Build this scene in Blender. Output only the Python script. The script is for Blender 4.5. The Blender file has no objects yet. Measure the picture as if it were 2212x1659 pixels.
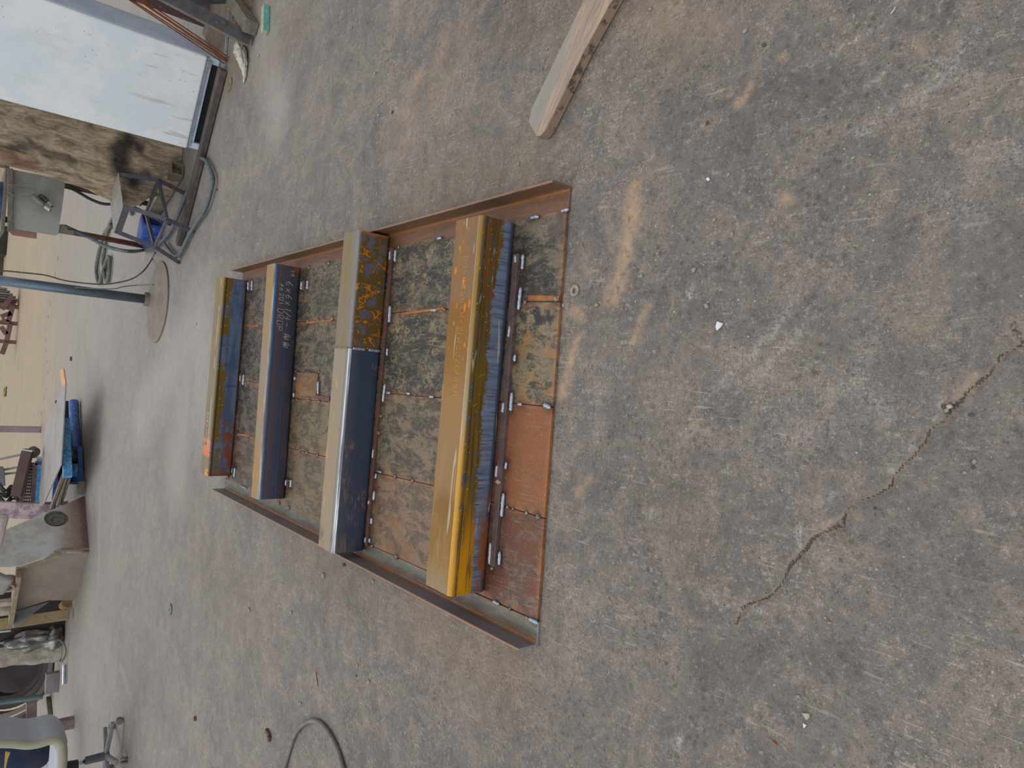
import bpy, bmesh, math, random
import numpy as np
from mathutils import Vector, Matrix, noise as mn
random.seed(7)
S = bpy.context.scene
COL = S.collection

# ------------------------------------------------------------------ camera
PITCH, ROLL, CAMH, FPX = .6965, .0792, 1.4875, 1472.776
FWD = np.array([0, math.cos(PITCH), -math.sin(PITCH)])
_R = np.array([1., 0, 0]); _U = np.array([0, math.sin(PITCH), math.cos(PITCH)])
RT = math.cos(ROLL)*_R + math.sin(ROLL)*_U
UP = -math.sin(ROLL)*_R + math.cos(ROLL)*_U
CP = np.array([0, 0, CAMH])
cd = bpy.data.cameras.new('camera'); cam = bpy.data.objects.new('camera', cd); COL.objects.link(cam)
cd.sensor_width = 36; cd.lens = FPX/2212*36; cd.clip_start = .05; cd.clip_end = 200
mm = Matrix.Identity(4)
for i in range(3):
    mm[i][0] = -UP[i]; mm[i][1] = RT[i]; mm[i][2] = -FWD[i]; mm[i][3] = CP[i]
cam.matrix_world = mm
S.camera = cam

# ------------------------------------------------------------------ light
S.view_settings.view_transform = 'Standard'; S.view_settings.look = 'None'
S.view_settings.gamma = 1; S.view_settings.use_curve_mapping = False
S.view_settings.exposure = 0.06
w = bpy.data.worlds.new('world'); S.world = w; w.use_nodes = True
n = w.node_tree.nodes; l = w.node_tree.links
bg = n['Background']; tcn = n.new('ShaderNodeTexCoord'); sp = n.new('ShaderNodeSeparateXYZ'); rp = n.new('ShaderNodeValToRGB')
l.new(tcn.outputs['Generated'], sp.inputs[0]); l.new(sp.outputs['Z'], rp.inputs[0]); l.new(rp.outputs[0], bg.inputs[0])
e = rp.color_ramp.elements
e[0].position = 0.0; e[0].color = (.62, .62, .63, 1)
e[1].position = 1.0; e[1].color = (1.0, 1.04, 1.12, 1)
x = rp.color_ramp.elements.new(.25); x.color = (.90, .91, .94, 1)
bg.inputs[1].default_value = 0.66
sd = bpy.data.lights.new('daylight', 'SUN'); sd.energy = 0.85; sd.angle = math.radians(50); sd.color = (1, .97, .93)
sun = bpy.data.objects.new('daylight', sd); COL.objects.link(sun)
sun.rotation_euler = Vector((-.25, .45, 1)).to_track_quat('Z', 'Y').to_euler()

# soft daylight through the wide shop door behind and left of the camera
sd2 = bpy.data.lights.new('door_daylight', 'SUN'); sd2.energy = .85; sd2.angle = math.radians(60); sd2.color = (.93, .97, 1)
sun2 = bpy.data.objects.new('door_daylight', sd2); COL.objects.link(sun2)
sun2.rotation_euler = Vector((-.75, -.8, .5)).to_track_quat('Z', 'Y').to_euler()

# ------------------------------------------------------------------ placement helpers
def ray(px, py): return FWD + RT*((1659-py)-829.5)/FPX - UP*(px-1106)/FPX
def W(px, py, z=0.):                     # point on the horizontal plane at height z
    d = ray(px, py); return Vector(CP + d*(z-CAMH)/d[2])
def WY(px, py, Y):                       # point on the upright plane y = Y
    d = ray(px, py); return Vector(CP + d*Y/d[1])
def WP(px, py, P, N):                    # point on a general plane
    d = Vector(ray(px, py)); c = Vector(CP); return c + d*((Vector(P)-c).dot(N)/d.dot(N))

def lin(c):
    if isinstance(c, str): c = tuple(int(c[i:i+2], 16) for i in (0, 2, 4))
    return tuple(((v/255)/12.92 if v/255 <= .04045 else ((v/255+.055)/1.055)**2.4) for v in c[:3])+(1,)

# ------------------------------------------------------------------ materials
class Mat:
    def __init__(s, name, coord='Object'):
        s.m = bpy.data.materials.new(name); s.m.use_nodes = True; s.t = s.m.node_tree
        s.t.nodes.clear(); s.co = s.nd('ShaderNodeTexCoord'); s.v = s.co.outputs[coord]
        s.xyz = s.nd('ShaderNodeSeparateXYZ'); s.lk(s.v, s.xyz.inputs[0])
        s.x, s.y, s.z = s.xyz.outputs
    def nd(s, k): return s.t.nodes.new(k)
    def lk(s, a, b): s.t.links.new(a, b)
    def put(s, v, i):
        if isinstance(v, (int, float)): i.default_value = v
        elif isinstance(v, (tuple, str)):
            c = lin(v); i.default_value = c if len(i.default_value) == 4 else c[:3]
        else: s.lk(v, i)
    def sc(s, sx, sy, sz, off=(0, 0, 0)):
        m = s.nd('ShaderNodeMapping'); s.lk(s.v, m.inputs[0]); m.inputs['Scale'].default_value = (sx, sy, sz); m.inputs['Location'].default_value = off
        return m.outputs[0]
    def noise(s, scale, det=4, rough=.6, vec=None, dist=0):
        k = s.nd('ShaderNodeTexNoise'); s.lk(vec or s.v, k.inputs['Vector']); k.inputs['Scale'].default_value = scale
        k.inputs['Detail'].default_value = det; k.inputs['Roughness'].default_value = rough; k.inputs['Distortion'].default_value = dist
        return k.outputs['Fac']
    def vor(s, scale, vec=None, feat='F1', rnd=1):
        k = s.nd('ShaderNodeTexVoronoi'); k.feature = feat; s.lk(vec or s.v, k.inputs['Vector']); k.inputs['Scale'].default_value = scale
        k.inputs['Randomness'].default_value = rnd
        return k.outputs['Distance']
    def ma(s, op, a, b=0.):
        k = s.nd('ShaderNodeMath'); k.operation = op; s.put(a, k.inputs[0]); s.put(b, k.inputs[1]); return k.outputs[0]
    def st(s, v, lo, hi, a=0., b=1.):     # smooth step
        k = s.nd('ShaderNodeMapRange'); k.interpolation_type = 'SMOOTHSTEP'; s.put(v, k.inputs[0])
        for i, q in ((1, lo), (2, hi), (3, a), (4, b)): s.put(q, k.inputs[i])
        return k.outputs[0]
    def mul(s, a, b): return s.ma('MULTIPLY', a, b)
    def ramp(s, f, stops):
        k = s.nd('ShaderNodeValToRGB'); s.lk(f, k.inputs[0]); el = k.color_ramp.elements
        while len(el) > 1: el.remove(el[-1])
        el[0].position = stops[0][0]; el[0].color = lin(stops[0][1])
        for p, c in stops[1:]:
            q = el.new(p); q.color = lin(c)
        return k.outputs[0]
    def mix(s, f, a, b, mode='MIX'):
        k = s.nd('ShaderNodeMix'); k.data_type = 'RGBA'; k.blend_type = mode
        s.put(f, k.inputs[0]); s.put(a, k.inputs[6]); s.put(b, k.inputs[7]); return k.outputs[2]
    def attr(s, name):
        k = s.nd('ShaderNodeAttribute'); k.attribute_name = name
        q = s.nd('ShaderNodeSeparateColor'); s.lk(k.outputs['Color'], q.inputs[0])
        return q.outputs[0], q.outputs[1], q.outputs[2], k.outputs['Alpha']
    def nz(s):
        q = s.nd('ShaderNodeSeparateXYZ'); s.lk(s.co.outputs['Normal'], q.inputs[0]); return q.outputs[2]
    def out(s, col, rough=.6, metal=0., bump=None, bs=.3, bd=.002, spec=.5):
        b = s.nd('ShaderNodeBsdfPrincipled'); o = s.nd('ShaderNodeOutputMaterial'); s.lk(b.outputs[0], o.inputs[0])
        s.put(col, b.inputs['Base Color']); s.put(rough, b.inputs['Roughness']); s.put(metal, b.inputs['Metallic'])
        b.inputs['Specular IOR Level'].default_value = spec
        if bump is not None:
            k = s.nd('ShaderNodeBump'); k.inputs['Strength'].default_value = bs; k.inputs['Distance'].default_value = bd
            s.lk(bump, k.inputs['Height']); s.lk(k.outputs[0], b.inputs['Normal'])
        return s.m

_c = {}
def plain(name, a, b=None, scale=8, rough=.6, metal=0., c=None, lo=.4, hi=.62, bs=.25, stretch=None, fine=120):
    """two or three tones broken up by noise: painted, rusty or dusty surface"""
    if name in _c: return _c[name]
    m = Mat(name)
    v = m.sc(*stretch) if stretch else m.v
    f = m.st(m.noise(scale, 6, .65, v), lo, hi)
    col = m.mix(f, a, b or a)
    if c: col = m.mix(m.st(m.noise(scale*3.1, 5, .7, v), .55, .68), col, c)
    g = m.noise(fine, 3, .6, v)
    col = m.mix(.22, col, m.ramp(g, [(.3, '303030'), (.7, 'e0e0e0')]), 'OVERLAY')
    _c[name] = m.out(col, rough, metal, g, bs, .001)
    return _c[name]

# ------------------------------------------------------------------ mesh helpers
MW = {}
class MB:
    def __init__(s): s.v = []; s.f = []
    def add(s, vs, fs):
        k = len(s.v); s.v += [Vector(q) for q in vs]; s.f += [tuple(i+k for i in f) for f in fs]; return s
    def box(s, x0, x1, y0, y1, z0, z1, M=None):
        vs = [Vector((x, y, z)) for z in (z0, z1) for y in (y0, y1) for x in (x0, x1)]
        if M is not None: vs = [M @ q for q in vs]
        return s.add(vs, [(0, 2, 3, 1), (4, 5, 7, 6), (0, 1, 5, 4), (2, 6, 7, 3), (0, 4, 6, 2), (1, 3, 7, 5)])
    def bar(s, p, q, wd, ht, up=(0, 0, 1)):     # rectangular bar between two points, centred
        p = Vector(p); q = Vector(q); d = (q-p).normalized(); u = Vector(up)
        u = (u-d*u.dot(d)).normalized(); r = d.cross(u)
        vs = [a+r*i*wd/2+u*j*ht/2 for a in (p, q) for j in (-1, 1) for i in (-1, 1)]
        return s.add(vs, [(0, 1, 3, 2), (4, 6, 7, 5), (0, 4, 5, 1), (2, 3, 7, 6), (0, 2, 6, 4), (1, 5, 7, 3)])
    def prism(s, pts, ext):                     # polygon pushed along ext
        pts = [Vector(q) for q in pts]; n_ = len(pts); ext = Vector(ext)
        s.add(pts+[q+ext for q in pts], [tuple(range(n_))[::-1], tuple(range(n_, 2*n_))]+[(i, (i+1) % n_, n_+(i+1) % n_, n_+i) for i in range(n_)])
        return s
    def cyl(s, p, q, r, r2=None, seg=24, cap=True):
        return s.tube([p, q], [r, r if r2 is None else r2], seg, cap)
    def tube(s, pts, r, seg=10, cap=True):
        pts = [Vector(q) for q in pts]; n_ = len(pts); rs = r if isinstance(r, (list, tuple)) else [r]*n_
        vs = []; u = None
        for i, p in enumerate(pts):
            t = (pts[min(i+1, n_-1)]-pts[max(i-1, 0)]).normalized()
            if u is None: u = t.orthogonal().normalized()
            u = (u-t*u.dot(t)).normalized(); b = t.cross(u)
            vs += [p+(u*math.cos(a)+b*math.sin(a))*rs[i] for a in (2*math.pi*k/seg for k in range(seg))]
        fs = [(i*seg+k, i*seg+(k+1) % seg, (i+1)*seg+(k+1) % seg, (i+1)*seg+k) for i in range(n_-1) for k in range(seg)]
        if cap: fs += [tuple(range(seg))[::-1], tuple((n_-1)*seg+k for k in range(seg))]
        return s.add(vs, fs)
    def ring(s, c, axis, ro, ri, h, seg=40):     # washer / pipe section
        c = Vector(c); a = Vector(axis).normalized(); u = a.orthogonal().normalized(); b = a.cross(u); vs = []
        for rr, hh in ((ro, 0), (ro, h), (ri, h), (ri, 0)):
            vs += [c+a*hh+(u*math.cos(t)+b*math.sin(t))*rr for t in (2*math.pi*k/seg for k in range(seg))]
        fs = [(j*seg+k, j*seg+(k+1) % seg, ((j+1) % 4)*seg+(k+1) % seg, ((j+1) % 4)*seg+k) for j in range(4) for k in range(seg)]
        return s.add(vs, fs)
    def blob(s, c, r, sub=2, amp=.2, sc=(1, 1, 1), M=None, fr=1.3, seed=0):
        bm = bmesh.new(); bmesh.ops.create_icosphere(bm, subdivisions=sub, radius=1)
        vs = []
        for q in bm.verts:
            k = 1+amp*mn.noise(q.co*fr+Vector((seed*3.1, seed, 0)))*2
            p = Vector((q.co.x*sc[0], q.co.y*sc[1], q.co.z*sc[2]))*r*k
            vs.append((M @ p if M else p)+Vector(c))
        s.add(vs, [tuple(q.index for q in f.verts) for f in bm.faces]); bm.free(); return s

def smooth_path(pts, k=8):
    pts = [Vector(p) for p in pts]; o = []
    for i in range(len(pts)-1):
        p0, p1, p2, p3 = pts[max(i-1, 0)], pts[i], pts[i+1], pts[min(i+2, len(pts)-1)]
        for j in range(k):
            t = j/k; o.append(.5*((2*p1)+(p2-p0)*t+(2*p0-5*p1+4*p2-p3)*t*t+(3*p1-p0-3*p2+p3)*t**3))
    return o+[pts[-1]]

def tag(o, label=None, cat=None, group=None, kind=None):
    for k, v in (('label', label), ('category', cat), ('group', group), ('kind', kind)):
        if v: o[k] = v
    if label and not kind: o['kind'] = 'thing'
    return o
def thing(name, loc, label, cat, group=None, rz=0):
    o = bpy.data.objects.new(name, None); COL.objects.link(o); o.location = loc; o.rotation_euler[2] = rz; o.empty_display_size = .05
    MW[o.name] = Matrix.Translation(Vector(loc)) @ Matrix.Rotation(rz, 4, 'Z')
    return tag(o, label, cat, group)
def part(name, mb, mat, parent=None, bevel=0, smooth=False, label=None, local=False, org=None):
    """one mesh object; vertices in world space unless local (then in the parent's space)"""
    P = MW[parent.name] if parent else Matrix.Identity(4)
    vs = mb.v if local else [P.inverted() @ q for q in mb.v]
    o0 = Vector((0, 0, 0))
    if org == 'base':
        o0 = Vector((sum(q.x for q in vs)/len(vs), sum(q.y for q in vs)/len(vs), min(q.z for q in vs)))
    me = bpy.data.meshes.new(name); me.from_pydata([q-o0 for q in vs], [], mb.f)
    bm = bmesh.new(); bm.from_mesh(me); bmesh.ops.recalc_face_normals(bm, faces=bm.faces); bm.to_mesh(me); bm.free()
    me.materials.append(mat)
    if smooth: me.shade_smooth()
    o = bpy.data.objects.new(name, me); COL.objects.link(o); o.location = o0
    if parent: o.parent = parent
    MW[o.name] = P @ Matrix.Translation(o0)
    if bevel:
        b = o.modifiers.new('bevel', 'BEVEL'); b.width = bevel; b.segments = 2; b.limit_method = 'ANGLE'
    if label: o['label'] = label
    return o
def solo(name, mb, mat, label, cat, group=None, **k):
    return tag(part(name, mb, mat, None, org='base', **k), label, cat, group)

# simple value noise in numpy
_rg = np.random.RandomState(3).rand(256, 256)
def vn(x, y):
    xi = np.floor(x).astype(int); yi = np.floor(y).astype(int); fx = x-xi; fy = y-yi
    fx = fx*fx*(3-2*fx); fy = fy*fy*(3-2*fy)
    g = lambda a, b: _rg[a % 256, b % 256]
    return (g(xi, yi)*(1-fx)+g(xi+1, yi)*fx)*(1-fy)+(g(xi, yi+1)*(1-fx)+g(xi+1, yi+1)*fx)*fy
def fbm(x, y, o=4):
    s = 0; a = .5; t = 0
    for i in range(o): s = s+a*vn(x*2**i+17*i, y*2**i+5*i); t += a; a *= .55
    return s/t

exec_after = []
# ------------------------------------------------------------------ floor
def axis(segs):
    o = []
    for a, b, d in segs: o += list(np.arange(a, b, d))
    return np.array(o+[segs[-1][1]])
xs = axis([(-16, -6, .25), (-6, -3.2, .06), (-3.2, -1.3, .02), (-1.3, -.75, .012), (-.75, .95, .0055), (.95, 1.6, .012), (1.6, 3.2, .02), (3.2, 6, .06), (6, 14, .25)])
ys = axis([(.1, .25, .02), (.25, 1.7, .0055), (1.7, 3.2, .013), (3.2, 7.5, .022), (7.5, 13, .05), (13, 42, .2)])
X, Y = np.meshgrid(xs, ys)
xf, yf = X.ravel(), Y.ravel()
wx = xf+(fbm(xf*9, yf*9)-.5)*.05+(fbm(xf*60, yf*60, 2)-.5)*.008
wy = yf+(fbm(xf*9+40, yf*9+11)-.5)*.05+(fbm(xf*60+9, yf*60+3, 2)-.5)*.008
def dpoly(pts, x=wx, y=wy):
    d = np.full(x.shape, 9e9)
    for a, b in zip(pts[:-1], pts[1:]):
        ax, ay = a; bx, by = b; vx, vy = bx-ax, by-ay; L = vx*vx+vy*vy+1e-12
        t = np.clip(((x-ax)*vx+(y-ay)*vy)/L, 0, 1); d = np.minimum(d, np.hypot(x-ax-t*vx, y-ay-t*vy))
    return d
def fp(*p): 
    q = [tuple(W(a, b)[:2]) for a, b in p]
    return q if len(q) > 1 else q*2
M4 = np.zeros((xf.size, 4)); M5 = np.zeros((xf.size, 4)); Z = np.zeros(xf.size)
def patch(ch, pts, r, k=1., M=M4, hard=2., brk=.5):
    d = dpoly(fp(*pts)); f = fbm(xf*22+ch*7, yf*22+3)
    m = np.exp(-(d/r)**hard)*k*np.clip(1-brk+brk*2.2*(f-.25), 0, 1.3)
    M[:, ch] = np.maximum(M[:, ch], m)
# R sand dust, G dark, B crack, A white scrape
for p, r, k in (([(1375, 400), (1368, 470), (1345, 560), (1322, 640)], .030, .95), ([(1405, 655), (1385, 700), (1370, 735)], .016, .8), ([(1232, 668), (1255, 680)], .02, .8),
        ([(1250, 735), (1232, 790), (1212, 850)], .026, .9), ([(1608, 195), (1590, 222)], .016, 1.), ([(1570, 200)], .009, .8), ([(1698, 425), (1712, 432)], .016, .6),
        ([(1690, 125), (1680, 135)], .01, .7), ([(2086, 845), (2110, 815)], .012, .8), ([(1850, 1130), (1770, 1150)], .012, .5), ([(1270, 1035), (1245, 1060)], .016, .6), ([(1258, 545), (1268, 600)], .02, .3), ([(870, 250), (900, 170)], .05, .45),
        ([(930, 200), (960, 90)], .06, .45), ([(850, 330), (980, 160), (1000, 60)], .10, .30), ([(1985, 90), (2000, 110)], .01, .5), ([(1400, 20), (1560, 60)], .06, .3)):
    patch(0, p, r, k)
for p, r, k in (([(2120, 850), (2060, 905), (2000, 985), (1950, 1050)], .035, .55), ([(2212, 765), (2140, 835)], .03, .5), ([(2200, 800), (2090, 900), (2020, 1010), (1960, 1110)], .07, .35), ([(2080, 1180), (1900, 1230)], .09, .3), ([(2212, 1000), (2100, 1090)], .1, .35), ([(1910, 560), (2050, 640), (2200, 560)], .08, .35), ([(1830, 700), (1900, 640)], .04, .4), ([(1480, 1000), (1540, 990)], .02, .5), ([(1600, 1000), (1700, 1120)], .05, .3), ([(2160, 480), (2080, 540), (2212, 560)], .07, .6), ([(2060, 1000), (1960, 990)], .03, .4),
        ([(1700, 160), (1600, 300), (1480, 380)], .09, .45), ([(1560, 30), (1460, 110)], .06, .5), ([(1900, 320), (1990, 380)], .06, .3), ([(1930, 760), (1830, 830)], .05, .35), ([(1825, 410), (1750, 530)], .05, .25),
        ([(1130, 120), (1110, 170)], .04, .5), ([(1010, 270), (1090, 330)], .07, .4), ([(985, 60), (960, 130)], .06, .5), ([(700, 60), (640, 200), (620, 310)], .10, .35), ([(1900, 1400), (2050, 1300)], .08, .3), ([(1760, 1250), (1762, 1175)], .008, .6),
        ([(1578, 1110), (1590, 1215)], .006, .8), ([(1688, 1040), (1700, 1095)], .005, .7), ([(1922, 915), (1922, 1000)], .005, .6), ([(1800, 885), (1815, 945)], .006, .7), ([(1860, 1500), (1700, 1640)], .10, .25), ([(1440, 1520), (1560, 1480)], .08, .3),
        ([(1800, 270), (1590, 250)], .02, .3), ([(1320, 1550), (1220, 1600)], .08, .25), ([(2195, 620), (2120, 700)], .06, .4), ([(1618, 242), (1600, 250)], .02, .7)):
    patch(1, p, r, k)
for p, r, k in (([(1492, 625), (1488, 640)], .012, .9), ([(1700, 680), (1620, 770), (1545, 850)], .013, .55), ([(1600, 830), (1680, 770), (1760, 660)], .004, .7), ([(1820, 820), (1900, 880)], .03, .3), ([(1650, 950), (1760, 900)], .06, .2), ([(1960, 215), (2050, 140)], .018, .4), ([(2100, 165), (2020, 130)], .02, .35), ([(1850, 290), (2000, 190), (2110, 60)], .012, .5),
        ([(1700, 160), (1900, 60)], .006, .4), ([(1870, 195), (1925, 150)], .003, .9), ([(1250, 800), (1350, 775)], .01, .3), ([(1275, 850), (1356, 780)], .0028, .8), ([(1800, 840), (1870, 870), (1830, 930)], .03, .3),
        ([(1735, 1140), (1722, 1175), (1733, 1190)], .006, .9), ([(2035, 895), (2040, 860)], .007, .9), ([(1985, 985), (1962, 960)], .007, .7), ([(1935, 1020), (1922, 1000)], .006, .8), ([(1800, 1075), (1780, 1090)], .012, .7),
        ([(1610, 1310), (1640, 1325)], .008, .6), ([(1415, 1110), (1405, 1130)], .012, .5), ([(1610, 1149)], .006, 1.), ([(1468, 1610), (1475, 1590)], .012, .9), ([(2130, 350), (2212, 330)], .03, .25), ([(2020, 400), (2090, 460)], .03, .25), ([(1890, 700), (1850, 790)], .03, .2),
        ([(860, 500), (900, 300)], .04, .15), ([(812, 150), (820, 130)], .008, .7), ([(1300, 870), (1230, 940)], .06, .15), ([(1545, 900), (1660, 800), (1740, 700)], .004, .6), ([(1500, 890), (1640, 760), (1710, 660)], .0035, .6), ([(1480, 300), (1520, 260)], .004, .6),
        ([(1920, 20), (1935, 10)], .003, 1.), ([(1530, 382), (1552, 372)], .004, 1.), ([(1740, 260), (1830, 190)], .003, .7), ([(1850, 30), (1830, 60)], .002, .9)):
    patch(3, p, r, k)
CR = [(2212, 738), (2207, 744), (2165, 762), (2140, 802), (2112, 830), (2080, 855), (2047, 899), (2010, 927), (1989, 961), (1968, 987), (1943, 1015), (1924, 1047), (1897, 1070), (1851, 1081), (1828, 1106), (1824, 1134), (1793, 1141), (1763, 1157), (1733, 1192), (1703, 1234), (1685, 1266), (1666, 1287), (1638, 1294), (1608, 1310), (1585, 1347)]
sx_, sy_ = xf+(fbm(xf*40, yf*40)-.5)*.014, yf+(fbm(xf*40+7, yf*40+21)-.5)*.014
def crack(pts, r, k, dz=0.):
    d = dpoly(fp(*pts), sx_, sy_); wdt = r*(.3+1.6*fbm(xf*16, yf*16, 2))
    m = np.exp(-(d/wdt)**2)*k; M4[:, 2] = np.maximum(M4[:, 2], m); Z[:] = np.minimum(Z, -dz*m)
crack(CR, .0065, 1., .006); crack([(2040, 905), (2052, 880), (2075, 868)], .02, .8, .004); crack([(1829, 1118), (1812, 1128), (1790, 1143)], .013, .8, .003); crack([(1712, 1215), (1700, 1240)], .012, .9, .004)
crack([(1600, 1308), (1625, 1306)], .008, .9, .003); crack([(1585, 1347), (1540, 1405), (1500, 1470), (1465, 1560)], .003, .5); crack([(2205, 740), (2190, 700)], .012, .8, .003)
crack([(777, 0), (759, 60), (739, 124), (722, 174), (694, 249), (677, 318), (653, 373), (642, 410)], .012, .55)
crack([(140, 438), (129, 531), (122, 576), (113, 630), (99, 712), (103, 825), (94, 866), (87, 911), (75, 990)], .035, .9); crack([(183, 741), (192, 825), (197, 870)], .02, .7)
crack([(250, 807), (233, 879), (212, 973), (208, 981), (201, 1016), (197, 1052), (203, 1103), (214, 1261)], .022, .8); crack([(362, 1200), (327, 1300), (305, 1363)], .012, .35); crack([(476, 1241), (495, 1322), (511, 1403), (522, 1439)], .006, .45)
crack([(585, 1401), (604, 1460), (625, 1525), (639, 1566)], .012, .6); crack([(2010, 690), (1990, 700)], .02, .6, .003); crack([(2080, 210), (2140, 195)], .012, .7, .003); crack([(1990, 450), (1960, 465)], .012, .6, .002)
# M5: R rusty brown tint and painted warm bounce by the frame, G pale grey dust with far sheen painted in, B tan
patch(0, [(900, 1330), (1000, 1420), (1100, 1440)], .16, .55, M5, brk=.3); patch(0, [(640, 1180), (800, 1260)], .18, .35, M5, brk=.3); patch(0, [(1000, 380), (900, 440), (1130, 350)], .18, .45, M5, brk=.6)
patch(0, [(420, 1200), (560, 1330)], .3, .2, M5, brk=.6); patch(0, [(1450, 100), (1340, 10), (1100, 60)], .12, .35, M5); patch(0, [(540, 40), (500, 160)], .16, .7, M5, brk=.3); patch(0, [(565, 150), (650, 60)], .15, .3, M5); patch(0, [(1500, 1180), (1440, 1080)], .12, .2, M5)
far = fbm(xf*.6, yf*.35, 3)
M5[:, 1] = np.clip((yf-2.6)/7, 0, 1)*(.62+.5*(far-.3)); M5[:, 2] = np.clip((yf-15+far*4)/5, 0, 1)+np.clip((yf-9)/20, 0, .2)  # paler with distance: glancing sheen painted in along with the dust
for p, r, k in (([(450, 880), (430, 700), (300, 900)], .5, 1.2), ([(400, 800), (380, 1000)], .5, 1.1), ([(560, 60), (600, 250)], .25, .9), ([(215, 1080), (212, 1250)], .12, 1.3), ([(350, 380 + 330)], .5, 1.), ([(280, 1500), (260, 1440)], .1, .9)):
    d = dpoly(fp(*p)); M5[:, 1] = np.maximum(M5[:, 1], np.exp(-(d/r)**2)*k*.8)
for p, r, k in (([(250, 700), (260, 800), (240, 860)], .35, .3), ([(350, 1000), (420, 1080)], .35, .3), ([(183, 1000), (186, 1050)], .3, .4), ([(130, 1560), (150, 1480)], .6, .3)):
    d = dpoly(fp(*p)); M5[:, 3] = np.maximum(M5[:, 3], np.exp(-(d/r)**2)*k)
Z += (fbm(xf*3, yf*3)-.5)*.0012*np.clip(1.5-abs(yf-1), 0, 1)-.0008
me = bpy.data.meshes.new('floor'); nx, ny = len(xs), len(ys); nv = nx*ny
me.vertices.add(nv); me.vertices.foreach_set('co', np.stack([xf, yf, Z], 1).ravel().astype('f'))
ii = (np.arange(ny-1)[:, None]*nx+np.arange(nx-1)[None]).ravel(); q = np.stack([ii, ii+1, ii+nx+1, ii+nx], 1).ravel()
nf = len(ii); me.loops.add(4*nf); me.polygons.add(nf); me.loops.foreach_set('vertex_index', q.astype('i'))
me.polygons.foreach_set('loop_start', (np.arange(nf)*4).astype('i')); me.polygons.foreach_set('loop_total', np.full(nf, 4, 'i')); me.update()
for nm, A in (('stains', M4), ('dust_and_light', M5)):
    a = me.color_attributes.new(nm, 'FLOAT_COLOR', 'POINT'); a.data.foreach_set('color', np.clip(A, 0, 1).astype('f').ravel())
me.shade_smooth()
fl = bpy.data.objects.new('floor', me); COL.objects.link(fl); tag(fl, kind='structure')
m = Mat('stained_concrete')
sR, sG, sB, sA = m.attr('stains'); dR, dG, dB, dA = m.attr('dust_and_light')
n1 = m.noise(1.7, 8, .65); n2 = m.noise(9, 8, .7); n3 = m.noise(55, 6, .7); n4 = m.noise(300, 3, .6)
nw = m.noise(6, 8, .75, dist=1.5)
col = m.ramp(m.ma('ADD', m.mul(n1, .4), m.mul(nw, .6)), [(.34, '565452'), (.45, '6d6762'), (.53, '7c736b'), (.60, '8a7f73'), (.70, '988f86')])
col = m.mix(m.mul(m.st(n2, .50, .66), .30), col, 'a4927e')
col = m.mix(m.mul(m.st(m.noise(14, 7, .75, m.sc(1, 1, 1, (4, 4, 0))), .52, .64), .35), col, '54555a')
col = m.mix(m.mul(m.st(m.noise(26, 8, .8, m.sc(1, 1, 1, (9, 2, 0)), .8), .56, .66), .28), col, '8a7056')
col = m.mix(m.mul(m.st(n3, .56, .68), .45), col, 'b5aa9e')
col = m.mix(m.mul(m.st(n3, .47, .36), .45), col, '484440')
# flakes of worn surface
vk = m.nd('ShaderNodeTexVoronoi'); vk.inputs['Scale'].default_value = 75; m.lk(m.v, vk.inputs[0]); qk = m.nd('ShaderNodeSeparateColor'); m.lk(vk.outputs['Color'], qk.inputs[0])
fk = m.mul(m.mul(m.st(qk.outputs[0], .80, .84), m.st(vk.outputs['Distance'], .50, .34)), m.st(m.noise(3.3, 4, .6), .44, .58))
col = m.mix(m.mul(fk, .50), col, m.mix(qk.outputs[1], 'aa9f92', '8d8578'))
fd = m.mul(m.st(qk.outputs[2], .86, .9), m.mul(m.st(vk.outputs['Distance'], .55, .35), m.st(m.noise(2.7, 4, .6, m.sc(1, 1, 1, (5, 5, 0))), .46, .6)))
col = m.mix(m.mul(fd, .5), col, '4a423a')
# scratches
scr = m.mul(m.st(m.noise(9, 2, .5, m.sc(9, .9, 1)), .63, .68), m.st(n2, .45, .6))
col = m.mix(m.mul(scr, .35), col, 'b9b2a8')
rotm = m.nd('ShaderNodeMapping'); m.lk(m.v, rotm.inputs[0]); rotm.inputs['Rotation'].default_value = (0, 0, .75); rotm.inputs['Scale'].default_value = (14, .8, 1)
col = m.mix(m.mul(m.mul(m.st(m.noise(11, 2, .5, rotm.outputs[0]), .66, .70), m.st(n1, .45, .6)), .45), col, 'c4bdb4')
# dust layers, with far sheen and warm bounce painted in
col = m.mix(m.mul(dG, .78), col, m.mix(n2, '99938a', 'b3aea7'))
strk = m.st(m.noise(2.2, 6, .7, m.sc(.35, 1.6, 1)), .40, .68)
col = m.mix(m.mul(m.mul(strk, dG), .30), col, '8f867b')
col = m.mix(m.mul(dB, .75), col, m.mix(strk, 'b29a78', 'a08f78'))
col = m.mix(m.mul(dR, .75), col, m.mix(n2, '6b5636', '8a6f4b'))
col = m.mix(m.mul(m.mul(dA, .8), m.st(n2, .3, .6)), col, '877d72')
# small spots
col = m.mix(m.mul(m.st(m.vor(38, None), .10, .05), m.st(m.noise(3, 2), .45, .6)), col, '3d3a36')
col = m.mix(m.st(m.vor(70), .075, .04), col, 'd3cbc0')
col = m.mix(m.mul(m.st(m.vor(23, m.sc(1, 1, 1, (3, 1, 0))), .07, .03), .6), col, "cfc7bc")
nr = m.ma('SUBTRACT', 1., m.mul(dG, .75))
n5 = m.noise(150, 5, .75)
col = m.mix(m.mul(m.mul(m.mul(m.st(n5, .54, .68), .55), nr), m.st(n2, .36, .62)), col, 'bdb2a4'); col = m.mix(m.mul(m.mul(m.st(n5, .45, .33), .42), nr), col, '3a3734')
col = m.mix(m.mul(m.mul(m.st(n4, .62, .72), .55), m.st(n1, .38, .6)), col, 'd8d0c6')
col = m.mix(m.mul(m.mul(m.st(n4, .42, .30), .5), nr), col, '2a2826')
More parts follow.
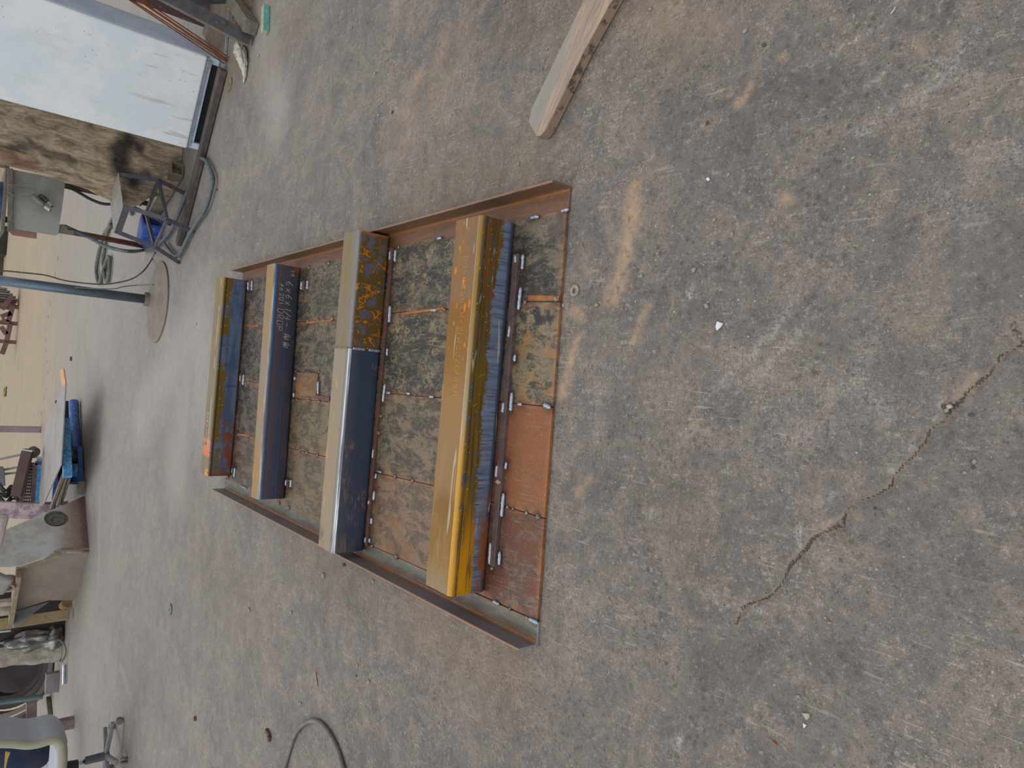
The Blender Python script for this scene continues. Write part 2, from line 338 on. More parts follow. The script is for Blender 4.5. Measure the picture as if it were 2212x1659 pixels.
# hand placed
col = m.mix(m.mul(sG, .62), col, m.mix(n3, '47484c', '666462'))
col = m.mix(m.mul(m.mul(sR, m.st(m.noise(40, 5, .7), .30, .55)), .95), col, m.mix(n4, 'a98a6c', 'c0a486'))
col = m.mix(m.mul(m.mul(sA, .85), m.st(m.noise(75, 6, .8), .40, .60)), col, 'b9b5b0')
sB = m.ma('ADD', sB, m.mul(m.ma('SUBTRACT', m.noise(190, 4, .7), .5), 1.1))
col = m.mix(m.st(sB, .28, .5, 0, .5), col, m.mix(n4, '75624c', 'a09484'))
col = m.mix(m.st(sB, .62, .92, 0, .85), col, '332d29')
bh = m.ma('ADD', m.mul(n3, .6), m.ma('ADD', m.mul(n4, .35), m.mul(n2, .8)))
gl = m.ma('SUBTRACT', .62, m.mul(sG, .12))
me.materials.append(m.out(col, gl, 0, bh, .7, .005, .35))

wm = Mat('corrugated_wall'); g_ = wm.noise(2, 4, .6); wmat = wm.out(wm.mix(g_, '8f9290', 'a5a6a2'), .6, .1, g_, .05)
for nm, x0, x1, y0, y1 in (('wall_back', -16, 14, 41.8, 42), ('wall_right', 13.8, 14, .1, 42)):
    mb = MB(); nn = 60
    for i in range(nn):
        t0, t1 = i/nn, (i+1)/nn; k = .06*(i % 2)
        if nm == 'wall_back': mb.box(x0+(x1-x0)*t0, x0+(x1-x0)*t1, y0-k, y1, 0, 5.5)
        else: mb.box(x0-k, x1, y0+(y1-y0)*t0, y0+(y1-y0)*t1, 0, 5.5)
    tag(part(nm, mb, wmat), kind='structure')

# ------------------------------------------------------------------ welded steel frame
FX, FY, TH = -.8088, 1.548, .0108
fr = thing('welded_steel_frame', (FX, FY, 0), 'rusty flat steel frame with four square tubes welded across it, lying on the concrete floor', 'steel frame', rz=TH)
FI = MW[fr.name].inverted()
def FL(px, py, z=.010): return FI @ W(px, py, z)
PL = .010
A_ = FL(1163, 1395, 0); B_ = FL(1235, 403, 0); C_ = FL(527, 587, 0); D_ = FL(486, 1057, 0)
Ai = FL(1163, 1341, .007); Bi = FL(1231, 451, .007); Ci = FL(528, 603, .007); Di = FL(492, 1037, .007)

# weld list: x1,y1,x2,y2,z,r
WL = [(1212, 456, 1228, 452, .014, .006), (1146, 471, 1164, 467, .014, .006), (944, 516, 954, 513, .014, .006), (1113, 551, 1114, 568, .022, .006), (1130, 549, 1128, 582, .016, .006), (1125, 620, 1120, 670, .016, .0065),
 (1101, 704, 1098, 729, .024, .0055), (1113, 765, 1111, 781, .016, .006), (1106, 847, 1103, 888, .016, .0065), (1088, 869, 1085, 892, .024, .006), (1074, 1005, 1071, 1031, .024, .0055), (1094, 997, 1092, 1014, .016, .0055), (1088, 1065, 1083, 1117, .016, .0065),
 (1060, 1172, 1057, 1219, .022, .006), (1080, 1191, 1078, 1221, .016, .006), (1065, 1298, 1078, 1306, .014, .006), (1143, 1337, 1162, 1346, .014, .007),
 (843, 541, 842, 562, .020, .006), (855, 539, 853, 566, .014, .007), (843, 660, 841, 697, .014, .008), (837, 752, 836, 769, .014, .006), (832, 829, 827, 869, .014, .0065), (807, 969, 805, 990, .020, .006), (816, 1018, 824, 1020, .013, .005), (813, 1022, 811, 1034, .014, .005), (809, 1060, 807, 1081, .014, .007), (798, 1080, 796, 1089, .020, .006),
 (803, 1118, 802, 1133, .014, .007), (790, 1160, 789, 1173, .020, .006), (799, 1162, 798, 1173, .014, .006), (537, 608, 536, 627, .020, .008), (545, 605, 544, 628, .013, .008), (652, 608, 651, 626, .02, .008), (665, 606, 664, 625, .013, .008), (520, 810, 519, 824, .02, .007), (527, 809, 525, 832, .013, .008), (637, 814, 637, 821, .02, .007), (635, 848, 634, 858, .02, .006),
 (688, 823, 687, 852, .016, .007), (503, 1011, 501, 1022, .02, .007), (508, 1010, 506, 1032, .013, .008), (619, 1036, 617, 1049, .02, .007), (629, 1036, 628, 1053, .013, .008), (1127, 873, 1118, 873, .013, .006), (1174, 873, 1189, 881, .013, .008), (1140, 1335, 1136, 1333, .012, .003), (930, 670, 943, 670, .013, .006), (521, 1050, 532, 1055, .013, .005), (878, 849, 886, 851, .013, .006), (928, 857, 937, 857, .013, .006), (835, 848, 843, 849, .013, .006)]
TK = [(1134, 652, .007), (1201, 645, .011), (908, 671, .004), (961, 669, .007), (897, 853, .005), (1096, 1095, .007), (1108, 1099, .005), (1137, 1108, .007), (1162, 1116, .010), (1062, 1227, .008), (1101, 1316, .006), (854, 1029, .007), (891, 1038, .009), (804, 1179, .008), (857, 1203, .010),
 (668, 865, .009), (690, 867, .008), (641, 863, .007), (648, 972, .007), (663, 978, .011), (686, 983, .008), (515, 939, .008), (524, 941, .008), (536, 942, .009), (537, 826, .007), (493, 1031, .010), (603, 1087, .009), (624, 1097, .009), (711, 568, .010), (665, 693, .010), (688, 691, .007), (718, 688, .010), (545, 705, .006), (557, 703, .007),
 (667, 578, .007), (557, 605, .006), (689, 803, .007), (639, 802, .006), (861, 534, .007), (822, 899, .007), (818, 935, .010)]
wpos = [(FL(a, b, z), FL(c, d, z), r) for a, b, c, d, z, r in WL]; tpos = [(FL(a, b, .011), r) for a, b, r in TK]

def plate_mat(name, dark, tan, amt, rust, ramt, seed, ring=.5, mid='75705f'):
    m = Mat(name); o = (seed*3.7, seed*1.3, 0)
    v = m.sc(1, 1, 1, o); n1 = m.noise(7, 8, .72, v, 1.2); n2 = m.noise(34, 7, .75, m.sc(1, .55, 1, o), .8); n3 = m.noise(120, 4, .7, v)
    f = m.ma('ADD', m.mul(n1, .35), m.mul(n2, .65))
    col = m.mix(m.noise(11, 5, .6, v), dark, m.mix(.55, dark, mid))
    t = .62-amt*.22
    col = m.mix(m.mul(m.st(f, t-.05, t+.03), .9), col, tan)
    col = m.mix(m.mul(m.st(m.noise(17, 9, .82, m.sc(1, .45, 1, (o[0]+9, 2, 0)), .5), .47, .53), max(.2, 1.05-amt*.5)), col, m.mix(n3, '181c1e', '2c3133'))
    col = m.mix(m.mul(m.st(m.noise(70, 5, .75, m.sc(1, .5, 1, (o[0]+4, 7, 0))), .56, .62), .55), col, tan)
    # pale ring marks left by dried drops
    vd = m.ma('ADD', m.vor(31, m.sc(1, .5, 1, o)), m.mul(m.ma('SUBTRACT', n2, .5), .5)); rg = m.mul(m.st(vd, .30, .36), m.st(vd, .46, .40))
    col = m.mix(m.mul(m.mul(rg, m.st(n1, .40, .62)), ring*.75), col, '9c8a62')
    col = m.mix(m.mul(m.st(m.noise(5, 7, .7, v, 2), .68-ramt*.33, .74-ramt*.3), .85), col, m.mix(n2, rust, m.mix(.5, rust, '5a3a28')))
    col = m.mix(m.mul(m.st(n3, .60, .72), .5), col, 'a39a86'); col = m.mix(m.mul(m.st(n3, .42, .32), .4), col, '2a2c2d')
    sc = m.st(m.noise(12, 2, .5, m.sc(14, .6, 1, o)), .66, .70); col = m.mix(m.mul(sc, .3), col, '9d978c')
    b, g, k, a_ = m.attr('burn')
    col = m.mix(m.mul(g, m.st(n2, .3, .6)), col, 'b0713a')
    col = m.mix(m.mul(b, .85), col, m.mix(n3, '231d1c', '4a2c20'))
    col = m.mix(k, col, m.mix(n3, '1d2023', '33373b'))
    sp_ = m.st(m.vor(95, v), .13, .07); col = m.mix(m.mul(sp_, .6), col, 'c8c6c2')
    return m.out(col, .5, .15, n2, .3, .001, .4)
PM = [
 [('333636', '756859', .62, '94683f', .25, 1, .5), ('454947', '83735b', .75, 'a37b44', .42, 2, .9), ('5a5650', '906447', 1.3, '935934', .95, 3, .1), ('4d4e4b', '785c4d', 1.0, '6c412b', .72, 4, .2)],
 [('2a2e30', '766751', .55, '88643c', .12, 5, .9), ('292d2f', '7c6c52', .50, '7b6741', .05, 6, 1.), ('464a48', '7f6b54', .75, '83603d', .22, 7, .4), ('4d4e4a', '846b53', 1.0, '8a6241', .42, 8, .2)],
 [('2c3032', '73644f', .62, '8d673b', .15, 9, .5), ('2f3334', '746550', .65, '83613d', .12, 10, .5), ('383b33', '7c6b4f', .9, '8d6a38', .22, 11, .5), ('464640', '7a6852', 1., '92683d', .35, 12, .3)],
 [('2e3234', '746351', .6, '835e3d', .12, 13, .4), ('292d30', '6d5d4e', .5, '835e3d', .1, 14, .3), ('303336', '73604f', .6, '855e3d', .15, 15, .3), ('3c3b39', '725f50', .8, '7c563d', .3, 16, .2)]]
seams = [  # per row: for each seam (front pixel, back pixel)
 [((1214, 652), (1130, 652)), ((1190, 879), (1120, 872)), ((1170, 1118), (1096, 1095))],
 [((965, 668), (880, 674)), ((935, 858), (835, 850)), ((932, 1048), (812, 1021))],
 [((718, 692), (660, 695)), ((712, 868), (640, 862)), ((700, 986), (628, 968))],
 [((560, 703), (545, 705)), ((548, 826), (530, 824)), ((540, 942), (515, 939))]]
yb = [0.002, .35, 1.21, 2.12, 3.045]
def at_y(p, q, y): t = (y-p.y)/(q.y-p.y); return p.x+(q.x-p.x)*t
def lerp_grid(c00, c10, c11, c01, h):
    nu = max(2, int((c10-c00).length/h)); nw_ = max(2, int((c01-c00).length/h))
    U, V = np.meshgrid(np.linspace(0, 1, nu), np.linspace(0, 1, nw_)); U = U.ravel(); V = V.ravel()
    P = [(1-U)*(1-V)*a+U*(1-V)*b+U*V*c+(1-U)*V*d for a, b, c, d in zip(c00, c10, c11, c01)]
    f = [(j*nu+i, j*nu+i+1, (j+1)*nu+i+1, (j+1)*nu+i) for j in range(nw_-1) for i in range(nu-1)]
    rim = [i for i in range(nu)]+[j*nu+nu-1 for j in range(1, nw_)]+[(nw_-1)*nu+i for i in range(nu-2, -1, -1)]+[j*nu for j in range(nw_-2, 0, -1)]
    return P, f, rim, U, V
def plate(name, c, ztop, mat, h=.009, zb=.001, label=None, edge=.42, marks=()):
    P, f, rim, U, V = lerp_grid(*c, h); x, y = P[0], P[1]; n_ = len(x)
    mb = MB(); zw = ztop+(vn(x*6, y*6)-.5)*.0016
    mb.v = [Vector((a, b, d)) for a, b, d in zip(x, y, zw)]+[Vector((x[i], y[i], zb)) for i in rim]
    k = len(rim); mb.f = f+[(rim[i], rim[(i+1) % k], n_+(i+1) % k, n_+i) for i in range(k)]+[tuple(range(n_, n_+k))]
    o = part(name, mb, mat, fr, local=True, label=label)
    A = np.zeros((n_+k, 4)); xa = np.array([q.x for q in mb.v]); ya = np.array([q.y for q in mb.v])
    for p, q, r in wpos:
        d = dpoly([(p.x, p.y), (q.x, q.y)], xa, ya)*(1+.9*(fbm(xa*45, ya*45)-.5)); A[:, 0] = np.maximum(A[:, 0], np.exp(-(d/.021)**2)*.85)
    for p, r in tpos:
        d = np.hypot(xa-p.x, ya-p.y)*(1+1.2*(fbm(xa*45, ya*45)-.5)); A[:, 0] = np.maximum(A[:, 0], np.exp(-(d/(r*2.3))**2))
    sz = [(c[1]-c[0]).length, (c[3]-c[0]).length]; ed = np.minimum(np.minimum(U, 1-U)*sz[0], np.minimum(V, 1-V)*sz[1])
    A[:n_, 1] = np.exp(-(ed/.012)**2)*edge; A[n_:, 1] = .9
    for pts, r, kk in marks:
        q = [tuple(FL(a, b)[:2]) for a, b in pts]; d = dpoly(q if len(q) > 1 else q*2, xa, ya)*(1+1.4*(fbm(xa*60, ya*60)-.5)); A[:, 2] = np.maximum(A[:, 2], kk*(d < r))
    a = o.data.color_attributes.new('burn', 'FLOAT_COLOR', 'POINT'); a.data.foreach_set('color', np.clip(A, 0, 1).astype('f').ravel())
    return o
for r in range(4):
    y0, y1 = yb[r]+.0015, yb[r+1]-.0015
    lines = [(Bi, Ci)]+[(FL(*a), FL(*b)) for a, b in seams[r]]+[(Ai, Di)]
    for c in range(4):
        (p, q), (s_, t) = lines[c], lines[c+1]; g = .0016
        c0 = Vector((at_y(s_, t, y0)+g, y0, 0)); c1 = Vector((at_y(p, q, y0)-g, y0, 0)); c2 = Vector((at_y(p, q, y1)-g, y1, 0)); c3 = Vector((at_y(s_, t, y1)+g, y1, 0))
        mk = []
        if (r, c) == (0, 1): mk = [([(1156, 675), (1166, 690)], .016, .9), ([(1160, 692), (1185, 690)], .010, .9), ([(1185, 675), (1175, 692)], .008, .8), ([(1196, 685), (1190, 692)], .008, .8), ([(1130, 682), (1134, 690)], .014, .7)]
        if (r, c) == (0, 0): mk = [([(1178, 607)], .012, .6), ([(1200, 500), (1215, 490)], .04, .4), ([(1150, 620)], .012, .6)]
        plate('steel_plate', (c0, c1, c2, c3), PL, plate_mat('plate_%d_%d' % (r, c), *PM[r][c]), marks=mk)
# filler strips between plates, the square patch and its tail
rustm = plain('fresh_rust', 'a5703f', '8c5630', 30, .8, 0, 'c08548', .35, .6)
darkrust = plain('dark_rust', '6a4a42', '553c3a', 25, .6, .1, '8a6250', .35, .65)
for a, b in (((1208, 644), (1141, 643)), ((959, 666), (868, 678)), ((717, 692), (662, 697)), ((556, 703), (541, 706)), ((714, 692), (660, 697))[:0] or ((540, 941), (513, 938))):
    mb = MB(); mb.bar(FL(*a, .0125), FL(*b, .0125), .016 if a[0] > 1000 else .010, .004); part('filler_strip', mb, rustm, fr, local=True, bevel=.0008)
sqm = plate_mat('patch_plate', '7a5c44', '8f6a48', 1.3, '9a6a40', .4, 21, .1, '8a6a50')
plate('patch_plate', [FL(*p, .016) for p in ((637, 860), (683, 855), (686, 806), (639, 803))][0:1]+[FL(683, 855, .016), FL(687, 807, .016), FL(640, 804, .016)], .017, sqm, .01, .011, 'small square rusty steel patch plate', .2)
mb = MB(); mb.bar(FL(684, 858, .015), FL(713, 862, .015), .020, .010); part('flat_bar', mb, darkrust, fr, local=True, bevel=.001)
# backing bars and clips in front of the tubes
mb = MB(); mb.bar(FL(1117, 549, .017), FL(1066, 1223, .017), .026, .014); part('backing_bar', mb, plain('bar_brown', '5e4c4a', '6d5a54', 18, .55, .2, '75625c'), fr, local=True, bevel=.0012, label='long brown flat bar in front of the nearest tube')
mb = MB(); mb.bar(FL(848, 536, .016), FL(792, 1178, .016), .022, .012); part('backing_bar', mb, plain('bar_redbrown', '6e473c', '54403c', 30, .55, .2, '8a6450'), fr, local=True, bevel=.0012, label='long reddish flat bar in front of the second tube')
for a, b in (((541, 606), (540, 628)), ((523, 809), (522, 832)), ((504, 1010), (503, 1032)), ((658, 606), (657, 627)), ((623, 1036), (622, 1054))):
    mb = MB(); mb.bar(FL(*a, .018), FL(*b, .018), .020, .014); part('weld_clip', mb, darkrust, fr, local=True, bevel=.001)

# angle irons
def angle(p, q, side, mat, label):
    H, Wd, t = .083, .0745, .0065; d = (q-p); L = Vector((d.x, d.y, 0)).length; ang = math.atan2(d.y, d.x)
    prof = [(0, 0), (Wd, 0), (Wd, t-.001), (Wd-.002, t), (t+.008, t), (t+.003, t+.003), (t, t+.008), (t, H-.002), (t-.002, H), (0, H)]
    mb = MB(); nn = 60; k = len(prof)
    for i in range(nn+1): mb.v += [Vector((L*i/nn, -side*a, b)) for a, b in prof]
    mb.f = [(i*k+j, i*k+(j+1) % k, (i+1)*k+(j+1) % k, (i+1)*k+j) for i in range(nn) for j in range(k)]+[tuple(range(k)), tuple(range(nn*k, nn*k+k))]
    o = part('angle_iron', mb, mat, fr, local=True, label=label); o.location = (p.x, p.y, 0); o.rotation_euler[2] = ang; return o
def angle_mat(name, low, vert, streak, patch_, side):
    m = Mat(name); n1 = m.noise(5, 6, .7, m.sc(1, 6, 6), 1.); n2 = m.noise(60, 5, .7, m.sc(.5, 2, 2)); n3 = m.noise(160, 3)
    ay = m.ma('ABSOLUTE', m.y)
    isv = m.st(m.z, .008, .014)
    col = m.mix(isv, m.mix(m.st(n1, .4, .6), low[0], low[1]), m.mix(m.st(n1, .42, .62), vert[0], vert[1]))
    fold = m.mul(m.st(ay, .032, .014), m.st(m.z, .035, .010)); col = m.mix(m.mul(fold, m.st(n2, .35, .55)), col, streak)
    tip = m.st(m.z, .078, .0815); col = m.mix(tip, col, m.mix(n2, 'a98468', '7a5a48'))
    col = m.mix(m.mul(m.st(m.noise(9, 5, .7, m.sc(1, 4, 4, (3, 1, 0))), .56, .62), .7), col, patch_)
    col = m.mix(m.st(ay, .066, .073, 0, .5), col, streak)
    col = m.mix(m.st(m.x, .004, .0008), col, m.mix(n2, '9a9da2', '84868c') if side > 0 else m.mix(n2, '8a6a64', '6a4a46'))
    col = m.mix(m.mul(m.st(n3, .62, .72), .35), col, 'b0a494'); col = m.mix(m.mul(m.st(n3, .4, .3), .35), col, '2d2725')
    return m.out(col, .42, .25, n2, .25, .001, .5)
angle(A_, D_, 1, angle_mat('angle_left', ('747064', '5d5a52'), ('80808c', '857060'), '94643e', '747e7a', 1), 'grey and rust streaked angle iron on the left side')
angle(B_, C_, -1, angle_mat('angle_right', ('795742', '684a3a'), ('64503c', '705640'), '8a5a36', '6c5444', -1), 'brown rusty angle iron on the right side')

# welds
bead = Mat('weld_metal'); k_ = bead.noise(420, 3, .6); bm_ = bead.out(bead.mix(bead.st(bead.noise(160, 3), .45, .62), 'a9b4c2', bead.mix(k_, '5c636c', 'd6dde6')), .38, .55, k_, .5, .0008)
tackm = Mat('tack_metal'); k_ = tackm.noise(300, 3, .6); tm_ = tackm.out(tackm.mix(tackm.st(tackm.noise(120, 3), .42, .6), '6f675e', tackm.mix(k_, '4a4340', 'b9b9b6')), .4, .5, k_, .5, .0008)
for p, q, r in wpos:
    L = (q-p).length; nn = max(6, int(L/.004)); mb = MB(); pts = []; rs = []
    for i in range(nn+1):
        t = i/nn; e_ = math.sqrt(max(0, 1-(2*t-1)**8)); pts.append(p.lerp(q, t)+Vector((random.uniform(-.0008, .0008), random.uniform(-.0008, .0008), 0))); rs.append(r*(.25+.75*e_)*(1+random.uniform(-.14, .14)))
    mb.tube(pts, rs, 8); part('weld_bead', mb, bm_, fr, local=True, smooth=True)
for i, (p, r) in enumerate(tpos):
    mb = MB(); mb.blob(p, r, 2, .22, (1, 1, .7), seed=i); part('tack_weld', mb, tm_, fr, local=True, smooth=True)

# ---- square tubes
def tube_mesh(L, w_, h, t=.0064, rad=.015):
    mb = MB()
    def loop(a, r):
        o = []; cs = [(a+r, a+r, 180), (w_-a-r, a+r, 270), (w_-a-r, h-a-r, 0), (a+r, h-a-r, 90)]
        for cx, cz, s0 in cs:
            for i in range(6): an = math.radians(s0+i*18); o.append((cx+r*math.cos(an), cz+r*math.sin(an)))
        return o
    lo, li = loop(0, rad), loop(t, rad-t); k = len(lo)
    for X_ in (0, L): mb.v += [Vector((X_, a, b)) for a, b in lo+li]
    for j in range(k):
        j2 = (j+1) % k; mb.f += [(j, j2, 2*k+j2, 2*k+j), (k+j, 3*k+j, 3*k+j2, k+j2), (j, k+j, k+j2, j2), (2*k+j, 2*k+j2, 3*k+j2, 3*k+j)]
    return mb
TB = [(.2739, .0931, 1.3599, .1598, .1451, -.025), (1.1416, .0367, 1.4246, .1572, .1494, -.0263), (2.0585, .1121, 1.3753, .1136, .1502, .0212), (2.9627, .1065, 1.3697, .155, .1491, -.0293)]
tubes = []
for i, (b, xl, xr, w_, h, dy) in enumerate(TB):
    tubes.append((b, xl, xr-xl, w_, h, math.atan2(dy, xr-xl)))
def put_tube(i, mat, label, x0=0., x1=None):
    b, xl, L, w_, h, a = tubes[i]; x1 = x1 or L
    mb = tube_mesh(x1-x0, w_, h); mb.v = [q+Vector((x0, 0, 0)) for q in mb.v]
    o = part('square_tube', mb, mat, fr, local=True, label=label); o.location = (xl, b, PL+.0005); o.rotation_euler[2] = a
    MW[o.name] = MW[fr.name] @ Matrix.Translation(o.location) @ Matrix.Rotation(a, 4, 'Z')
    for p in o.data.polygons: p.use_smooth = False
    return o
def streaks(m, L):          # common steel surface ingredients
    fine = m.noise(240, 3, .6); drip = m.noise(60, 4, .6, m.sc(1, 1, .06)); brush = m.noise(30, 5, .6, m.sc(.12, 1, 3)); big = m.noise(9, 6, .7)
    return fine, drip, brush, big
def tube1():
    b, xl, L, w_, h, a = tubes[0]; m = Mat('tube_front_steel'); fine, drip, brush, big = streaks(m, L); nz = m.nz()
    X_, Zz = m.x, m.z
    # front face
    blue = m.mix(m.st(drip, .36, .62), '5f6c80', '7b86a0'); blue = m.mix(m.mul(m.st(m.noise(150, 3, .5, m.sc(1, 1, .06)), .60, .645), .8), blue, '4a4538')
    blue = m.mix(m.st(Zz, .030, .016), blue, m.mix(big, '343f52', '4a5263'))
    oliv = m.mix(m.st(brush, .34, .60), '4a4426', m.ramp(X_, [(.0, 'c78a14'), (.20, 'ad7812'), (.45, '80600f'), (.8, '6d5518'), (1., '80521a')]))
    oliv = m.mix(m.mul(m.st(m.noise(28, 5, .7, m.sc(.5, 1, 1.5)), .52, .62), m.ramp(X_, [(.1, '000000'), (.35, 'ffffff')])), oliv, '555650')
    edge = m.ma('ADD', m.ma('ADD', m.mul(m.noise(14, 5, .7, m.sc(1, .01, .01)), .085), m.mul(m.noise(75, 4, .6, m.sc(1, .01, .01)), .035)), .012)
    edge = m.ma('ADD', m.ma('ADD', edge, m.st(X_, .35, .02, 0, -.012)), m.st(X_, 1.0, 1.2, 0, -.018))
    fc = m.mix(m.st(m.ma('SUBTRACT', Zz, edge), -.004, .006), blue, oliv)
    rl = m.mul(m.st(X_, .42, .18), m.st(Zz, .062, .028)); fc = m.mix(m.mul(rl, m.st(big, .40, .55)), fc, m.mix(fine, '7c4a2c', '97592e'))
    fc = m.mix(m.mul(m.mul(m.st(X_, .30, .05), m.st(m.ma('ABSOLUTE', m.ma('SUBTRACT', Zz, .092)), .036, .018)), m.st(brush, .30, .5)), fc, m.mix(fine, 'c58408', 'dd9a14'))
    sp_ = m.st(m.vor(62, m.sc(.8, 1, 1.3)), .16, .09); fc = m.mix(m.mul(sp_, m.st(Zz, .035, .06)), fc, 'd79a3a')
    fc = m.mix(m.mul(m.mul(m.st(m.ma('ABSOLUTE', m.ma('SUBTRACT', Zz, .123)), .0035, .001), m.st(m.noise(7, 3, .6, m.sc(1, 0, 0)), .40, .5)), .85), fc, '2f3440')
    # top face
    tp = m.ramp(X_, [(0., '8d7a5e'), (.06, '8c7348'), (.11, '8a6426'), (.30, '7f5c26'), (.36, '8f7048'), (.66, '967346'), (.78, '876328'), (.95, '84591c'), (1., '80644a')])
    tp = m.mix(m.mul(m.st(m.noise(14, 6, .7, m.sc(.35, 1.5, 1)), .42, .62), .55), tp, m.ramp(X_, [(0, '98855f'), (.5, 'a07c4c'), (.75, '8f6018'), (1., '99691c')]))
    rs_ = m.mul(m.st(m.vor(34, m.sc(.5, 1.2, 1)), .30, .20), m.mul(m.st(X_, .72, .84), m.st(m.noise(11, 3), .46, .54))); tp = m.mix(rs_, tp, 'cc7a1e')
    col = m.mix(m.st(nz, .5, .85), fc, tp)
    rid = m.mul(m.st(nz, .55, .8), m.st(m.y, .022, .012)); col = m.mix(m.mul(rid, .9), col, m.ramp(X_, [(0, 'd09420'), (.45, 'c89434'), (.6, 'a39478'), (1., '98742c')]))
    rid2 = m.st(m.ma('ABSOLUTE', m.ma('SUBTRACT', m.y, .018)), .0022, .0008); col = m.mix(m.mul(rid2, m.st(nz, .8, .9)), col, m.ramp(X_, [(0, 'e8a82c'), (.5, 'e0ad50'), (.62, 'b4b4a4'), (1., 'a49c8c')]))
    scr = m.st(m.noise(11, 2, .4, m.sc(.5, 4, 4), .6), .70, .725); col = m.mix(m.mul(scr, .5), col, 'd0c4b0')
    col = m.mix(m.mul(m.st(fine, .62, .74), .3), col, 'c8bfae'); col = m.mix(m.mul(m.st(fine, .38, .28), .3), col, '2c2822')
    return m.out(col, m.st(nz, .5, .85, .42, .6), .25, fine, .12, .0006, .45)
def tube2r():
    b, xl, L, w_, h, a = tubes[1]; m = Mat('tube_rust_network'); fine, drip, brush, big = streaks(m, L); nz = m.nz()
    vd = m.nd('ShaderNodeTexVoronoi'); vd.feature = 'DISTANCE_TO_EDGE'; nv_ = m.nd('ShaderNodeTexNoise'); m.lk(m.v, nv_.inputs[0]); nv_.inputs['Scale'].default_value = 14; nv_.inputs['Detail'].default_value = 4
    mx = m.nd('ShaderNodeMix'); mx.data_type = 'VECTOR'; mx.inputs[0].default_value = .12; m.lk(m.v, mx.inputs[4]); m.lk(nv_.outputs['Color'], mx.inputs[5]); m.lk(mx.outputs[1], vd.inputs['Vector']); vd.inputs['Scale'].default_value = 19
    e1 = vd.outputs['Distance']; g = m.mix(big, '5a5866', '6a6674')
    g = m.mix(m.mul(m.st(m.vor(110), .34, .22), m.st(m.noise(16), .50, .58)), g, '6b3022')
    fc = m.mix(m.st(e1, .24, .10), g, m.mix(m.noise(30, 4), '5d451d', '6e5a28'))
    fc = m.mix(m.mul(m.st(e1, .07, .03), m.st(m.noise(18, 4, .6), .48, .56)), fc, m.mix(fine, 'bb6a14', 'd9861c'))
    fc = m.mix(m.mul(m.st(m.vor(30), .22, .15), m.st(m.noise(5), .45, .6)), fc, 'd8861e'); fc = m.mix(m.st(m.z, .012, .004, 0, .8), fc, '9a5a22')
    fc = m.mix(m.mul(m.st(m.x, L-.02, L-.004), .7), fc, 'a5672a')
    tp = m.mix(m.st(m.noise(10, 6, .7, m.sc(.35, 2, 1)), .4, .62), '857146', '7f776a'); tp = m.mix(m.mul(m.st(m.vor(40), .2, .12), m.st(m.noise(7), .5, .58)), tp, 'c08a34')
    tp = m.mix(m.st(m.y, .035, .015), tp, m.mix(brush, '8a8a90', '6b6862')); tp = m.mix(m.mul(m.st(m.y, .135, .15), .5), tp, '94733c')
    col = m.mix(m.st(nz, .35, .75), fc, tp); col = m.mix(m.mul(m.st(fine, .62, .74), .3), col, 'c8bfae')
    return m.out(col, .5, .25, fine, .15, .0006, .45)
def tube2l():
    m = Mat('tube_navy'); fine, drip, brush, big = streaks(m, 1); nz = m.nz()
    fc = m.mix(m.noise(6, 4, .6, m.sc(.5, 1, 2)), '2c3648', '3d485c'); fc = m.mix(m.st(m.z, .085, .13), fc, m.mix(brush, '3a4454', '51525a'))
    patchy = m.mul(m.st(m.noise(10, 2, .5, m.sc(.7, 1, .35)), .52, .62), m.st(m.noise(60, 4, .7, m.sc(.3, 1, 2)), .50, .60)); fc = m.mix(m.mul(patchy, .6), fc, '8a6a50')
    fc = m.mix(m.mul(m.st(m.x, .10, .03), m.mul(m.st(m.z, .03, .09), m.st(brush, .4, .6))), fc, '6d5b55')
    tp = m.mix(m.st(m.noise(8, 5, .7, m.sc(.2, 2, 1)), .4, .62), '8f7f68', '94805f'); tick = m.mul(m.st(m.noise(26, 2, .4, m.sc(.5, 3, 1), .5), .64, .68), m.st(m.y, .05, .10)); tp = m.mix(m.mul(tick, .9), tp, 'c98a34')
    tp = m.mix(m.mul(m.st(m.y, .075, .02), .8), tp, m.mix(brush, '7f7668', '938a7c'))
    tp = m.mix(m.st(m.ma('ABSOLUTE', m.ma('SUBTRACT', m.y, .028)), .003, .001), tp, '5a4a38')
    tp = m.mix(m.mul(m.st(m.x, .12, .03), m.st(big, .45, .6)), tp, '5f564c')
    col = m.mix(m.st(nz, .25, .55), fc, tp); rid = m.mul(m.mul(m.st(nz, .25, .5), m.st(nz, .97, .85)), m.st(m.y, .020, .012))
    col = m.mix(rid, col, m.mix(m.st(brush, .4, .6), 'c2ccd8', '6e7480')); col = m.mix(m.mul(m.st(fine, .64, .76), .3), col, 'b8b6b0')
    return m.out(col, m.mix(rid, (150, 150, 150), (95, 95, 95)), m.mul(rid, .6), fine, .1, .0005, .5)
